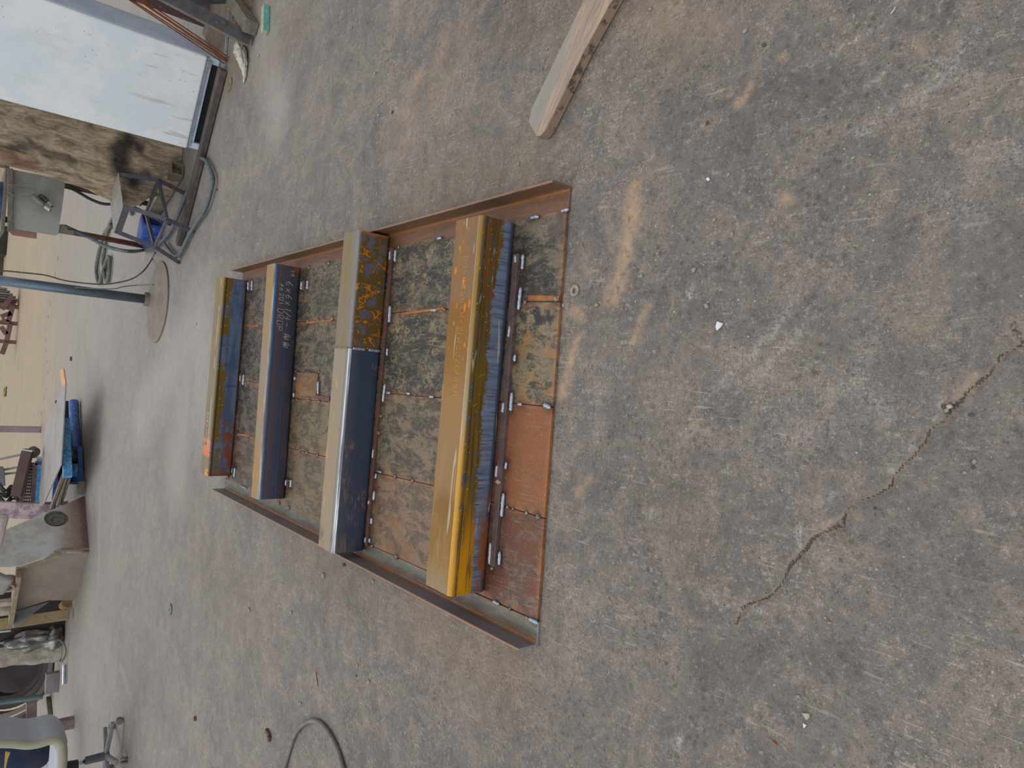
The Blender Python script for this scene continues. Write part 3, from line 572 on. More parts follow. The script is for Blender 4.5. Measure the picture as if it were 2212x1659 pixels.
def tube3():
    m = Mat('tube_purple_seam'); fine, drip, brush, big = streaks(m, 1); nz = m.nz(); z = m.z
    fc = m.ramp(m.mul(z, 1/.15), [(0, '2c2b33'), (.18, '3a3a48'), (.36, '3d3f52'), (.40, '4e4a58'), (.46, '33415a'), (.52, '34507a'), (.54, '4a4352'), (.78, '5a5159'), (.84, '2f4a70'), (.9, '5a7898'), (1., '8d9094')])
    fc = m.mix(m.mul(m.st(m.noise(14, 6, .7, m.sc(.5, 1, 1.4)), .46, .62), .5), fc, '5a4a4e'); fc = m.mix(m.mul(m.mul(m.st(m.x, 1.18, 1.26), m.st(z, .06, .02)), m.st(big, .42, .52)), fc, '8a4a28')
    tp = m.mix(m.st(m.noise(7, 6, .7, m.sc(.3, 2, 1)), .42, .6), '8f7f6a', '9a7a46'); tp = m.mix(m.mul(m.st(m.x, 1.0, 1.24), .6), tp, 'a07c3e'); tp = m.mix(m.mul(m.st(m.x, .35, .12), .6), tp, 'a07a38')
    tick = m.st(m.noise(30, 2, .4, m.sc(.6, 2, 1), .5), .64, .68); tp = m.mix(m.mul(tick, .8), tp, 'c48a38')
    col = m.mix(m.st(nz, .35, .7), fc, tp); rid = m.mul(m.st(nz, .15, .4), m.st(nz, .9, .7)); col = m.mix(m.mul(rid, .8), col, m.mix(m.st(brush, .4, .6), 'b4bcc4', '6a655e'))
    col = m.mix(m.mul(m.st(fine, .64, .76), .25), col, 'a8a6a2')
    return m.out(col, .45, .25, fine, .12, .0005, .5)
def tube4():
    m = Mat('tube_blue_patchy'); fine, drip, brush, big = streaks(m, 1); nz = m.nz(); X_, z = m.x, m.z
    fc = m.mix(m.st(m.noise(12, 5, .6, m.sc(.3, 1, 2)), .4, .6), '46566e', '5d6d84'); fc = m.mix(m.st(m.noise(16, 4, .6, m.sc(2, 1, .2)), .55, .65, 0, .5), fc, '35435a')
    e_ = m.ma('ADD', m.mul(m.noise(5, 4, .6, m.sc(1, 0, 0)), .09), .045); fc = m.mix(m.mul(m.st(m.ma('SUBTRACT', z, e_), -.004, .006), m.st(m.noise(3, 3, .5, m.sc(1, 0, 0)), .42, .5)), fc, m.mix(brush, '5e4a1c', '7a5c1e'))
    sp_ = m.st(m.vor(48, m.sc(.8, 1, 1.2)), .2, .11); fc = m.mix(m.mul(sp_, m.st(z, .06, .08)), fc, 'd8932c')
    rr = m.mul(m.mul(m.st(X_, .42, .28), m.st(z, .115, .04)), m.st(m.noise(13, 6, .75), .47, .52)); fc = m.mix(rr, fc, m.mix(fine, '6e3a26', '83462a'))
    fc = m.mix(m.mul(m.mul(m.st(X_, .02, .16), m.st(X_, .2, .16)), m.mul(m.st(z, .07, .09), m.st(big, .4, .5))), fc, '6a5420')
    ed = m.st(m.ma('MINIMUM', X_, m.ma('MINIMUM', z, 9)), .018, .008); fc = m.mix(m.mul(ed, m.st(m.noise(40, 3), .35, .5)), fc, '6e3d28')
    fc = m.mix(m.mul(m.st(z, .122, .128), m.st(z, .138, .132)), fc, '3a3228')
    tp = m.mix(m.st(m.noise(8, 6, .7, m.sc(.3, 2, 1)), .42, .6), '85745c', '77684f'); tp = m.mix(m.mul(m.st(X_, .55, .9), m.st(big, .42, .55)), tp, '8f7440')
    orn = m.mul(m.mul(m.st(X_, .11, .13), m.st(X_, .245, .215)), m.st(m.noise(22, 4, .6), .40, .48)); tp = m.mix(orn, tp, 'd2774a')
    yel = m.mul(m.mul(m.st(X_, .05, .03), m.st(m.y, .07, .04)), m.st(m.noise(30, 3), .38, .48)); tp = m.mix(yel, tp, 'd8941e')
    tp = m.mix(m.mul(m.st(m.ma('ABSOLUTE', m.ma('SUBTRACT', m.y, .045)), .012, .006), m.st(m.noise(4, 3, .5, m.sc(1, 0, 0)), .47, .52)), tp, 'a09c92')
    col = m.mix(m.st(nz, .5, .85), fc, tp); col = m.mix(m.mul(m.st(fine, .64, .76), .25), col, 'a8a6a2')
    return m.out(col, .5, .2, fine, .12, .0006, .45)
T1 = put_tube(0, tube1(), 'nearest square tube, orange and yellow rust above blue grey scale')
split = (FI @ WY(815, 758, (MW[fr.name] @ Vector((.9, 1.12, .08))).y)).x-tubes[1][1]
T2 = put_tube(1, tube2l(), 'dark navy left length of the second tube', 0, split)
T2b = put_tube(1, tube2r(), 'shorter right length of the second tube with a net of orange rust', split+.002, tubes[1][2])
T3 = put_tube(2, tube3(), 'third square tube, purple blue with a seam line and chalk writing')
T4 = put_tube(3, tube4(), 'farthest square tube, blue with rust patches and an orange paint mark')
# butt weld round tube 2
b, xl, L, w_, h, a = tubes[1]
mb = MB(); mb.tube([Vector((split+.001, -.0005, z)) for z in np.linspace(.006, .060, 14)], [.0055*(1+.25*random.random()) for _ in range(14)], 8)
mb.tube([Vector((split+.001, -.0005, z)) for z in np.linspace(.078, h-.015, 14)], [.0055*(1+.25*random.random()) for _ in range(14)], 8)
o = part('butt_weld', mb, bm_, T2, local=True, smooth=True)
mb = MB(); mb.tube([Vector((split+.001, y, h)) for y in np.linspace(.012, w_-.01, 24)], [.0035*(1+.3*random.random()) for _ in range(24)], 8); part('butt_weld', mb, tm_, T2, local=True, smooth=True)

# ---- writing: stroke letters
G = {'0': [[(0, .2), (0, .8), (.3, 1), (.7, 1), (1, .8), (1, .2), (.7, 0), (.3, 0), (0, .2)]], '1': [[(.5, 1), (.5, 0)]], '2': [[(.1, .8), (.4, 1), (.8, .9), (.85, .65), (.1, 0), (1, .05)]],
 '4': [[(.6, 0), (.7, 1), (0, .4), (1, .4)]], '5': [[(.9, 1), (.1, 1), (.1, .6), (.6, .6), (.9, .4), (.8, .1), (.4, 0), (0, .1)]], '6': [[(.8, 1), (.3, .7), (0, .3), (.3, 0), (.8, .1), (.8, .4), (.4, .5), (.1, .3)]], 'X': [[(0, 1), (1, 0)], [(1, 1), (0, 0)]], 'x': [[(.1, .7), (.9, 0)], [(.9, .7), (.1, 0)]],
 '/': [[(.1, -.05), (.9, 1.05)]], '-': [[(.1, .5), (.9, .5)]], 'P': [[(0, 0), (0, 1), (.8, 1), (1, .8), (.8, .5), (0, .5)]], 'p': [[(.2, -.2), (.2, .7), (.7, .8), (.8, .5), (.2, .3)]], 'o': [[(.1, .3), (.3, .7), (.8, .6), (.8, .2), (.4, 0), (.1, .3)]], 'O': [[(0, 0), (0, 1), (1, 1), (1, 0), (0, 0)]],
 'D': [[(0, 0), (0, 1), (.7, 1), (1, .7), (1, .3), (.7, 0), (0, 0)]], 'R': [[(0, 0), (0, 1), (.8, 1), (1, .8), (.8, .5), (0, .5), (1, 0)]], 'U': [[(0, 1), (0, .1), (.2, 0), (.8, 0), (1, .1), (1, 1)]], 'S': [[(1, .9), (.8, 1), (.1, 1), (0, .6), (1, .45), (.9, 0), (0, .05)]],
 'A': [[(0, 0), (.15, .8), (.5, 1), (.85, .8), (1, 0)], [(.05, .4), (.95, .4)]], 'Z': [[(0, 1), (1, 1), (0, 0), (1, 0)]], 'E': [[(1, 1), (0, 1), (0, 0), (1, 0)], [(0, .5), (.8, .5)]], 'M': [[(0, 0), (0, 1), (.5, .5), (1, 1), (1, 0)]], 'I': [[(.2, 1), (.8, 1)], [(.5, 1), (.5, 0)], [(.2, 0), (.8, 0)]], 'H': [[(0, 0), (0, 1)], [(1, 0), (1, 1)], [(0, .5), (1, .5)]], '>': [[(0, 1), (1, .5), (0, 0)]], ' ': [],
 '~': [[(0, .1), (.1, .9), (.25, .2), (.3, .9), (.5, .1), (.5, 1), (.65, .1), (.7, .8), (.9, .2), (1, .9), (.7, .5), (.2, .6), (0, .4), (1, .3)]]}
def strokes(text, size, adv, slant=0., jit=0.):
    o = []; x = 0
    for ch in text:
        for st_ in G[ch]:
            o.append([((x+px_*size*.62+slant*py_*size+random.uniform(-jit, jit)*size), py_*size+random.uniform(-jit, jit)*size) for px_, py_ in st_])
        x += adv*size*(.62 if ch in '1 /-I' else 1)
    return o
def write(tube, lines, fn, mat, r, dots=False, label=None, name='chalk_writing'):
    mb = MB()
    for (txt, ox, oy, size, adv, sl, jit) in lines:
        for st_ in strokes(txt, size, adv, sl, jit):
            pts = [Vector(fn(ox+a, oy+b)) for a, b in st_]
            if dots:
                for p, q in zip(pts[:-1], pts[1:]):
                    nn = max(1, int((q-p).length/.0042))
                    for i in range(nn): mb.blob(p.lerp(q, i/nn), r, 1, 0)
            elif len(pts) > 1: mb.tube(pts, r, 5)
    o = part(name, mb, mat, tube, local=True, label=label)
    return o
chalk = plain('chalk', 'c9c69a', 'a8aa88', 300, .9, fine=500); stampm = plain('stamp_orange', 'e8b050', 'd09838', 200, .7)
h3, L3 = tubes[2][4], tubes[2][2]
# chalk on tube 3 front face is upside down: it runs leftwards with its tops towards the floor
f3 = lambda a, b: (L3-.085-a, -.0004, .075-b)
write(T3, [('6x6x1/4-', 0, 0, .034, 1.05, .15, .05), ('~~', .285, -.005, .045, .95, .1, .06), ('po', .02, -.035, .022, .9, .1, .05), ('201', .068, -.035, .025, .9, .1, .05), ('DROP', .155, -.038, .032, .98, .05, .04)], f3, chalk, .0011, label='pale chalk writing 6x6x1/4 and PO 201 DROP')
write(T3, [('215', 0, 0, .016, .9, 0, .05)], lambda a, b: (L3-.022-a, -.0004, .052-b), chalk, .0009)
h1, L1 = tubes[0][4], tubes[0][2]
ft1 = lambda a, b: (.665+a, .062+b, h1+.0002)
write(T1, [('USA/OZDEMIR>H>SSEA500', 0, 0, .021, 1.13, 0, .0)], ft1, stampm, .0015, True, 'dotted orange stamp USA/OZDEMIR', 'stamped_writing')
h4 = tubes[3][4]
write(T4, [('6x6x1/4', 0, .052, .026, 1.0, .1, .05), ('~p', .10, .098, .02, 1., 0, .05), ('20', .155, .098, .02, 1, 0, .05)], lambda a, b: (.40-a, .150-b, h4+.0004), plain('chalk_white', 'e0d8c4', 'cfc7b2', 300, .9), .0012, label='white chalk writing 6x6x1/4')

# ------------------------------------------------------------------ loose things near the camera
wood = plain('weathered_wood', '8f8074', 'a58c72', 7, .75, 0, '6f6a6a', .38, .6, .3, (1, 1, 1))
def wood_top():
    m = Mat('plank_wood'); d = (W(1150, 280)-W(1260, 0)).normalized(); an = math.atan2(d.y, d.x)
    r_ = m.nd('ShaderNodeMapping'); m.lk(m.v, r_.inputs[0]); r_.vector_type = 'TEXTURE'; r_.inputs['Rotation'].default_value = (0, 0, an); r_.inputs['Scale'].default_value = (8, 1, 1)
    g = m.noise(22, 7, .7, r_.outputs[0], .6); g2 = m.noise(90, 4, .6, r_.outputs[0]); nz = m.nz()
    col = m.ramp(g, [(.32, '7a7070'), (.45, '96887c'), (.54, 'ad967e'), (.66, 'b49c84')]); col = m.mix(m.mul(m.st(g2, .5, .66), .5), col, '7a7068')
    col = m.mix(m.mul(m.st(m.noise(7, 3, .5, r_.outputs[0]), .55, .62), .7), col, '8b8c88')
    sd_ = m.mix(m.mul(m.st(m.noise(22, 6, .75), .50, .58), .85), '8d7866', '443a38'); col = m.mix(m.st(nz, .3, .6), sd_, col)
    return m.out(col, .75, 0, g2, .3, .001, .3)
Z0 = .040
tp = [W(a, b, Z0) for a, b in ((1290, -62), (1260, 0), (1196, 133), (1147, 236), (1141, 263), (1158, 294), (1166, 294), (1178, 281), (1204, 228), (1262, 108), (1322, 0), (1352, -58))]
tp[0] = tp[1]+(tp[1]-tp[2]).normalized()*1.1; tp[-1] = tp[-2]+(tp[-2]-tp[-3]).normalized()*1.1
mb = MB(); mb.prism(tp, (0, 0, -Z0+.0015))
solo('wooden_plank', mb, wood_top(), 'long worn wooden plank with a pointed end lying on the near floor', 'plank', bevel=.003)

pm = [plain('pebble_grey', '8f8b84', 'a8a39b', 60, .8), plain('pebble_tan', 'a48a70', 'b79f86', 60, .8), plain('pebble_dark', '4f4b48', '625c56', 60, .8), plain('chip_white', 'dfe3e6', 'c9cdd0', 60, .6), plain('chip_stone', 'b5ad9d', '9a9488', 60, .7)]
PB = [(1500, 583, .008, 0), (1290, 659, .007, 1), (1218, 659, .007, 0), (1527, 661, .008, 0), (1276, 793, .005, 0), (1296, 801, .004, 0), (1617, 727, .005, 0), (1574, 378, .006, 0), (1589, 469, .006, 0), (1543, 475, .006, 0), (1582, 505, .006, 0), (1501, 583, .005, 0), (1528, 266, .006, 2), (1657, 334, .004, 0), (1610, 68, .007, 0), (1651, 98, .006, 2),
 (1182, 106, .005, 0), (1171, 148, .005, 0), (1223, 229, .006, 0), (1264, 243, .005, 0), (1354, 113, .005, 0), (1724, 1504, .005, 0), (700, 1243, .014, 1), (744, 1220, .012, 2), (807, 1256, .008, 0), (539, 1317, .014, 0), (630, 1323, .012, 0), (798, 1473, .010, 0), (650, 1520, .010, 0), (773, 1437, .008, 1),
 (819, 249, .008, 0), (848, 243, .008, 2), (811, 158, .010, 0), (1090, 4, .005, 0), (1121, 354, .007, 0), (2098, 896, .005, 2), (2105, 997, .005, 0), (2085, 1021, .004, 0), (2102, 1010, .004, 2), (2040, 880, .006, 2), (2052, 878, .006, 4), (2045, 886, .005, 0), (1276, 793, .004, 0), (1890, 1098, .004, 2), (1783, 1334, .004, 0), (1792, 1345, .004, 1), (155, 775, .035, 2),
 (1310, 730, .004, 0), (1245, 820, .003, 0), (1232, 655, .002, 2), (1240, 640, .002, 2), (1224, 590, .003, 0), (497, 20, .02, 0), (560, 120, .012, 0), (470, 410, .012, 2), (425, 700, .010, 0), (760, 60, .008, 0), (900, 60, .006, 0), (770, 1130 + 330, .006, 2), (1405, 20, .006, 0)]
for i, (a, b, r, k) in enumerate(PB):
    c = W(a, b); mb = MB(); mb.blob((c.x, c.y, r*.32), r, 2, .18, (1, .75, .5), Matrix.Rotation(i*1.3, 4, 'Z'), seed=i)
    sz = ('tan', 'rusty')[0] if k == 1 else ('dark' if k == 2 else 'grey')
    solo('pebble', mb, pm[k], 'tiny %s pebble on the stained concrete floor' % sz, 'pebble', 'tiny %s pebbles scattered on the floor' % sz, smooth=True)
for nm, pts, h, k, lab in (('stone_chip', [(1548, 694), (1561, 698), (1556, 706), (1547, 714), (1545, 705)], .006, 3, 'shiny white chip in front of the frame, between two grey pebbles'), ('stone_chip', [(1730, 1540), (1748, 1542), (1748, 1550), (1742, 1556)], .006, 4, 'tan triangular stone chip near the bottom of the floor, beside a whiter chip'),
        ('stone_chip', [(1734, 1562), (1742, 1567), (1735, 1574)], .004, 3, 'small bright white triangular chip next to a tan stone chip'), ('stone_chip', [(1524, 386), (1530, 382), (1534, 388), (1528, 391)], .003, 3, 'thin white splinter on the floor in front of the plank'), ('stone_chip', [(1069, 1041), (1074, 1036), (1080, 1042), (1075, 1046)], .008, 1, 'pinkish stone chip resting on the long brown flat bar')):
    z_ = .031 if pts[0][0] == 1069 else .0; mb = MB(); q = [W(a, b, z_+h) for a, b in pts]; mb.prism(q, (0, 0, -h+.0005)); solo(nm, mb, pm[k], lab, 'stone chip', bevel=.001)
def washer(px, py, ro, ri, h, mat, lab, name='washer'):
    mb = MB(); c = W(px, py); mb.ring((c.x, c.y, 0), (0, 0, 1), ro, ri, h); solo(name, mb, mat, lab, 'washer', bevel=.0008)
washer(1242, 628, .0185, .008, .004, plain('dusty_washer', '8a826c', '9c927a', 60, .7), 'dusty flat washer on the floor just in front of the frame')
washer(497, 183, .05, .012, .008, plain('brown_disc', '7d6d58', '8d7c66', 20, .6, .2), 'brown round disc on the floor in front of the white refrigerator', 'grinding_disc')
washer(369, 1316, .042, .010, .010, plain('grey_washer', '6d7478', '858a8a', 20, .5, .4), 'grey steel washer on the open floor left of the frame')
def stick(name, pts, r, mat, lab, cat='stick', z=.004):
    mb = MB(); mb.tube([W(a, b, z) for a, b in pts], r, 6); solo(name, mb, mat, lab, cat)
straw = plain('straw', 'c0a076', 'a88860', 80, .8)
stick('straw_stalk', [(681, 1451), (683, 1468), (685, 1482)], .004, straw, 'pale dry straw stalk on the floor above the hose loop'); stick('twig', [(1656, 1591), (1665, 1599), (1677, 1610)], [.0012, .0015, .0032], plain('twig', 'a98058', '8c6844', 80, .8), 'thin tan twig on the floor near the white chip')
stick('metal_sliver', [(1254, 525), (1259, 535), (1263, 546)], .0012, pm[0], 'thin grey metal sliver on the floor beside the frame'); stick('metal_sliver', [(1934, 15), (1929, 24), (1924, 30)], .0009, pm[3], 'thin white metal sliver at the far corner of the near floor')
for pts, lab, mt in (([(575, 1577), (582, 1590), (580, 1600)], 'bent brown steel offcut on the floor beside the hose loop', 'dark_rust'), ([(420, 1548), (421, 1557)], 'short dark steel offcut on the floor left of the frame', 'bar_brown')):
    mb = MB(); q = [W(a, b, .008) for a, b in pts]
    for u_, v_ in zip(q[:-1], q[1:]): mb.bar(u_, v_, .022, .014)
    solo('steel_offcut', mb, _c[mt], lab, 'steel scrap', bevel=.001)
rub = plain('grey_rubber', '6d6a64', '7f7a70', 12, .6, 0, '54585e', .4, .6)
def hose(name, pts, r, mat, lab, cat='hose', seg=12):
    mb = MB(); mb.tube(smooth_path(pts), r, seg); return solo(name, mb, mat, lab, cat, smooth=True)
hose('hose', [W(a, b, .0115) for a, b in ((588, 1740), (601, 1700), (614, 1659), (624, 1622), (636, 1588), (652, 1567), (673, 1557), (690, 1561), (704, 1575), (718, 1597), (731, 1626), (741, 1659), (752, 1700), (760, 1740))], .0108, rub, 'grey rubber hose bent into a loop at the left edge of the floor')

# ------------------------------------------------------------------ right side: refrigerator and what stands round it
L0, R0 = W(432, 328), W(478, 133); ux = (R0-L0).normalized(); dep = Vector((-ux.y, ux.x, 0)); Wd = (R0-L0).length; Dp = .62
rf = thing('refrigerator', tuple((L0+R0)/2+dep*Dp/2), 'tall white dirty refrigerator standing on the far right of the floor', 'refrigerator', rz=math.atan2(ux.y, ux.x))
def whitem():
    m = Mat('white_enamel', 'Object'); g = m.noise(2.2, 6, .6)
    col = m.mix(m.st(g, .4, .6), 'd4dce0', 'e2e6e8'); col = m.mix(m.mul(m.st(m.noise(7, 6, .75, m.sc(1, 1, .25)), .54, .70), .35), col, 'b9b2a4')
    col = m.mix(m.mul(m.st(m.vor(26), .12, .06), m.st(m.noise(4), .5, .6)), col, '8a8a88'); col = m.mix(m.mul(m.mul(m.st(m.noise(26, 4, .6, m.sc(1, 1, .12)), .60, .68), m.st(m.z, .75, .3)), .5), col, 'a99f90')
    return m.out(col, .42, 0, g, .02, .001, .4)
we = whitem(); blk = plain('black_gap', '0d0e10', '17181a', 20, .7); gryp = plain('gasket_grey', '9aa2a6', '868e92', 20, .6)
hw = Wd/2; hd = Dp/2
mb = MB()
for b in ((-hw, hw, -hd+.055, hd, .075, 1.78), (-hw, -hw+.05, -hd+.03, hd, .0, .075), (hw-.05, hw, -hd+.03, hd, .0, .075), (-hw+.05, hw-.05, -hd+.03, -hd+.07, .050, .075)): mb.box(*b)
part('cabinet_body', mb, plain('white_side_shade', 'ccd9ea', 'bccbe0', 3, .4, 0, fine=40), rf, .006, local=True)  # bluish shading of the white side is put into the body colour
mb = MB(); mb.box(-hw, hw, -hd-.01, -hd+.045, .10, 1.78); part('door', mb, we, rf, .012, local=True)
mb = MB(); mb.box(-hw+.01, hw-.01, -hd+.005, -hd+.054, .08, .10); part('door_gasket', mb, gryp, rf, local=True)
mb = MB(); mb.box(-hw+.05, hw-.05, -hd+.07, -hd+.09, .0, .05); part('toe_recess', mb, blk, rf, local=True)
mb = MB(); mb.cyl(Vector((hw-.05, -hd+.012, .062)), Vector((hw-.05, -hd+.012, .098)), .028, seg=16); part('door_hinge', mb, gryp, rf, local=True)
mat_ = plain('brown_sheet', '6f6152', '82705d', 5, .7, 0, '5e5248', .4, .6)
mb = MB(); e0 = R0-dep*.03+ux*.02; mb.prism([e0+Vector((0, 0, .0)), e0+ux*.55-dep*.02, e0+ux*.55+dep*.75, e0+dep*.75], (0, 0, .006)); solo('brown_sheet', mb, mat_, 'brown dirty sheet lying flat beside the refrigerator', 'sheet')
mb = MB(); p = W(483, 155, .012); q = W(495, 28, .012); mb.bar(p, q, .014, .014); solo('white_strip', mb, gryp, 'thin pale strip lying on the floor by the corner of the refrigerator', 'strip')
mb = MB(); mb.bar(W(483, 152, .028)+dep*.03, W(388, 531, .028)+dep*.03, .075, .045)
solo('steel_bar', mb, plain('bar_dark_rust', '5e544f', '4a4442', 8, .6, .2, '6f5548'), 'long dark rusty steel bar lying on the floor in front of the refrigerator', 'steel bar', bevel=.003)
ct = plain('dusty_channel', '8b8270', '776c58', 10, .7, .1, '6a5238')
c1, c2 = Vector((1.60, 6.36, .055)), Vector((1.34, 7.20, .055))
d_ = (c2-c1).normalized(); s_ = d_.cross(Vector((0, 0, 1)))
mb = MB(); 
for o_, wd, ht in ((Vector((0, 0, .045)), .11, .008), (Vector((0, 0, -.045)), .11, .008), (s_*.051, .008, .09), (-s_*.051, .008, .09)): mb.bar(c1+o_, c2+o_, wd, ht)
solo('box_beam', mb, ct, 'dusty hollow steel box beam lying between the stool and the burnt board', 'steel beam')
# burnt board
def boardm():
    m = Mat('burnt_board'); g = m.noise(6, 8, .75, m.sc(2.2, 1, .8), .8); g2 = m.noise(24, 6, .75, m.sc(2, 1, .5))
    col = m.ramp(g, [(.36, '6a5e50'), (.45, '8f7d64'), (.53, 'a8937a'), (.62, 'bea98c')]); col = m.mix(m.mul(m.st(g2, .52, .62), .6), col, '6a6258'); col = m.mix(m.mul(m.st(g2, .44, .36), .5), col, 'b9a98c')
    a, b, k, q = m.attr('burn'); col = m.mix(m.mul(b, .6), col, '6e3a30'); col = m.mix(a, col, m.mix(m.st(g2, .4, .6), '1e1d1e', '3d3833'))
    return m.out(col, .8, 0, g2, .6, .004, .25)
YB = 6.46
ol = [(-60, 150), (405, 260), (404, 330), (398, 372), (385, 395), (372, 412), (352, 422), (335, 424), (322, 428), (312, 434), (304, 441), (292, 445), (270, 441), (240, 433), (225, 426), (190, 408), (130, 388), (60, 368), (0, 352), (-60, 338)]
pts = [WY(a, b, YB) for a, b in ol]; pts = [Vector((q.x, q.y, max(q.z, .004))) for q in pts]
bm = bmesh.new(); vv = [bm.verts.new(q) for q in pts]; bm.faces.new(vv)
x0, x1 = min(q.x for q in pts), max(q.x for q in pts)
for ax, lo_, hi_ in (((1, 0, 0), x0, x1), ((0, 0, 1), 0., 1.6)):
    t = lo_+.02
    while t < hi_:
        bmesh.ops.bisect_plane(bm, geom=bm.verts[:]+bm.edges[:]+bm.faces[:], plane_co=(t*ax[0], YB, t*ax[2]), plane_no=ax); t += .022
ext = bmesh.ops.extrude_face_region(bm, geom=bm.faces[:]); bmesh.ops.translate(bm, verts=[e_ for e_ in ext['geom'] if isinstance(e_, bmesh.types.BMVert)], vec=(0, .03, 0))
mb = MB(); bm.verts.index_update(); mb.v = [q.co.copy() for q in bm.verts]; mb.f = [tuple(z.index for z in f.verts) for f in bm.faces]; bm.free()
bo = solo('burnt_board', mb, boardm(), 'scorched dirty wooden board standing on edge between the refrigerator and the stool', 'board')
vx = np.array([q.x+bo.location.x for q in [z.co for z in bo.data.vertices]]); vz = np.array([z.co.z+bo.location.z for z in bo.data.vertices]); A = np.zeros((len(vx), 4))
wxx = vx+(fbm(vx*9, vz*9)-.5)*.10; wzz = vz+(fbm(vx*9+5, vz*9+8)-.5)*.10
def bw(ch, pts_, r, k):
    q = [(WY(a, b, YB).x, WY(a, b, YB).z) for a, b in pts_]; d = dpoly(q if len(q) > 1 else q*2, wxx, wzz); A[:, ch] = np.maximum(A[:, ch], np.clip(1.6-d/r*1.2, 0, 1)*k)
bw(0, [(275, 305), (262, 330), (258, 365), (290, 388)], .075, .95); bw(0, [(285, 300), (305, 320)], .04, .9); bw(0, [(300, 390), (320, 378)], .05, .7); bw(0, [(20, 315), (90, 320), (160, 345)], .02, .7); bw(0, [(60, 300), (100, 335), (150, 350)], .018, .6); bw(1, [(0, 320), (40, 345), (70, 352)], .05, 1)
a = bo.data.color_attributes.new('burn', 'FLOAT_COLOR', 'POINT'); a.data.foreach_set('color', A.astype('f').ravel())

stl = plain('dark_steel', '565556', '474649', 14, .5, .3, '6b6460'); stl2 = plain('dusty_steel', '7d7668', '6a6459', 12, .6, .2, '8a8272')
redm = plain('red_primer', '4c3334', '5a3d3a', 9, .6, 0, '8a7468', .4, .6)
rp_ = WP(447, 66, (2.74, 5.95, 0), (0, 1, 0)); mb = MB(); mb.box(2.735, 2.89, 5.93, 6.1, 0, 2.0); solo('red_steel_column', mb, redm, 'dark red scratched steel column behind the refrigerator', 'column', bevel=.004)
# leaning steel trestle at the corner
tr = thing('steel_trestle', tuple(W(548, 88)), 'dark steel trestle leg leaning out of the photo at the far right corner', 'trestle')
p0 = W(548, 88, 0)+Vector((0, .03, .02)); p1 = WY(380, 5, 4.9); dd = (p1-p0); p1 = p0+dd*2.2
mb = MB(); mb.bar(p0, p1, .07, .05, up=(0, -1, .3)); mb2 = MB(); mb2.bar(p0+Vector((.0, -.03, .0)), p1+Vector((.0, -.03, .0)), .085, .010, up=(0, -1, .3)); 
part('leg', mb, stl2, tr, .003); part('leg_flange', mb2, stl, tr, .002)
q0 = W(545, 66, .045)+Vector((.03, .03, 0)); q1 = W(500, 2, .045)+Vector((.05, .03, 0)); q1 = q0+(q1-q0)*1.5
mb = MB(); mb.bar(q0, q1, .09, .085); part('base_rail', mb, stl2, tr, .003)
r0 = q0+(q1-q0)*.62+Vector((0, 0, .03)); r1 = WY(448, -8, (r0.y+.05)); r1 = r0+(r1-r0)*2.; mb = MB(); mb.bar(r0, r1, .08, .07, up=(0, -1, .2)); part('leg', mb, stl, tr, .003)
rodm = plain('rod_rust', '7a4020', '93542c', 40, .6, .2)
for i, (a, b, c, d) in enumerate(((491, 131, 345, 32), (490, 134, 340, 36), (494, 124, 348, 26), (487, 139, 335, 37), (492, 129, 350, 33))):
    p0 = W(a, b, .004); p1 = WY(c, d, p0.y-.12-i*.02); p1 = p0+(p1-p0)*1.9; mb = MB(); mb.cyl(p0, p1, .0045, seg=8)
    solo('steel_rod', mb, rodm, 'thin rusty rod leaning against the side of the refrigerator', 'rod', 'thin rusty rods leaning by the refrigerator')
mb = MB()
for i in range(420):
    c = W(random.triangular(503, 552, 530), random.uniform(-30, 72), .0)
    a_ = random.uniform(0, 6.28); l_ = random.uniform(.01, .05); z_ = random.uniform(.004, .03); mb.bar(c+Vector((0, 0, z_)), c+Vector((math.cos(a_)*l_, math.sin(a_)*l_, max(.003, z_+random.uniform(-.01, .015)))), .003, .003)
st_ = part('straw_litter', mb, plain('litter', '8a7250', '6a5238', 90, .9, 0, 'b09468'), None); tag(st_, 'dry brown straw and shavings heaped on the floor under the steel trestle', 'litter', kind='stuff')
# teal edged block, rag
tb = thing('painted_block', tuple(W(574, 42)), 'pale wood block with a teal painted side on the floor by the trestle', 'wood block')
a_, b_ = W(572, 70, .02), W(573, 14, .02); mb = MB(); mb.bar(a_, b_, .045, .036); part('block', mb, plain('pale_wood', 'b5aa94', 'a0957e', 30, .8), tb, .002)
n_ = (b_-a_).normalized().cross(Vector((0, 0, 1))); n_ = n_ if n_.y < 0 else -n_; mb = MB(); mb.bar(a_+n_*.0235, b_+n_*.0235, .003, .036); part('painted_side', mb, plain('teal_paint', '5aa596', '74b5a8', 30, .6, 0, '9ab5a5'), tb, label='teal painted side')
mb = MB(); rp = [(520, 90, .03), (517, 100, .055), (520, 112, .060), (523, 125, .058), (526, 140, .045), (528, 152, .028), (529, 165, .018), (526, 180, .010)]
pp = smooth_path([W(a, b, r*.5) for a, b, r in rp], 6); rr = [np.interp(i/6, range(len(rp)), [q[2] for q in rp]) for i in range(len(pp))]
mb.tube(pp, rr, 28); cen = pp
for i, q in enumerate(mb.v):
    c = pp[i//28]; an = i % 28; k = .72+.55*mn.noise(Vector((an*.9, i//28*.22, 1)))+.12*(an % 2); q2 = c+(q-c)*k; q2.z = max(.003, c.z+(q2.z-c.z)*.7); mb.v[i] = q2
solo('rag', mb, plain('rag_cloth', 'c9c4b4', 'b0a998', 14, .9, 0, '8f8c88', .4, .6), 'crumpled dirty white rag on the floor between the refrigerator and the trestle', 'rag', smooth=True)

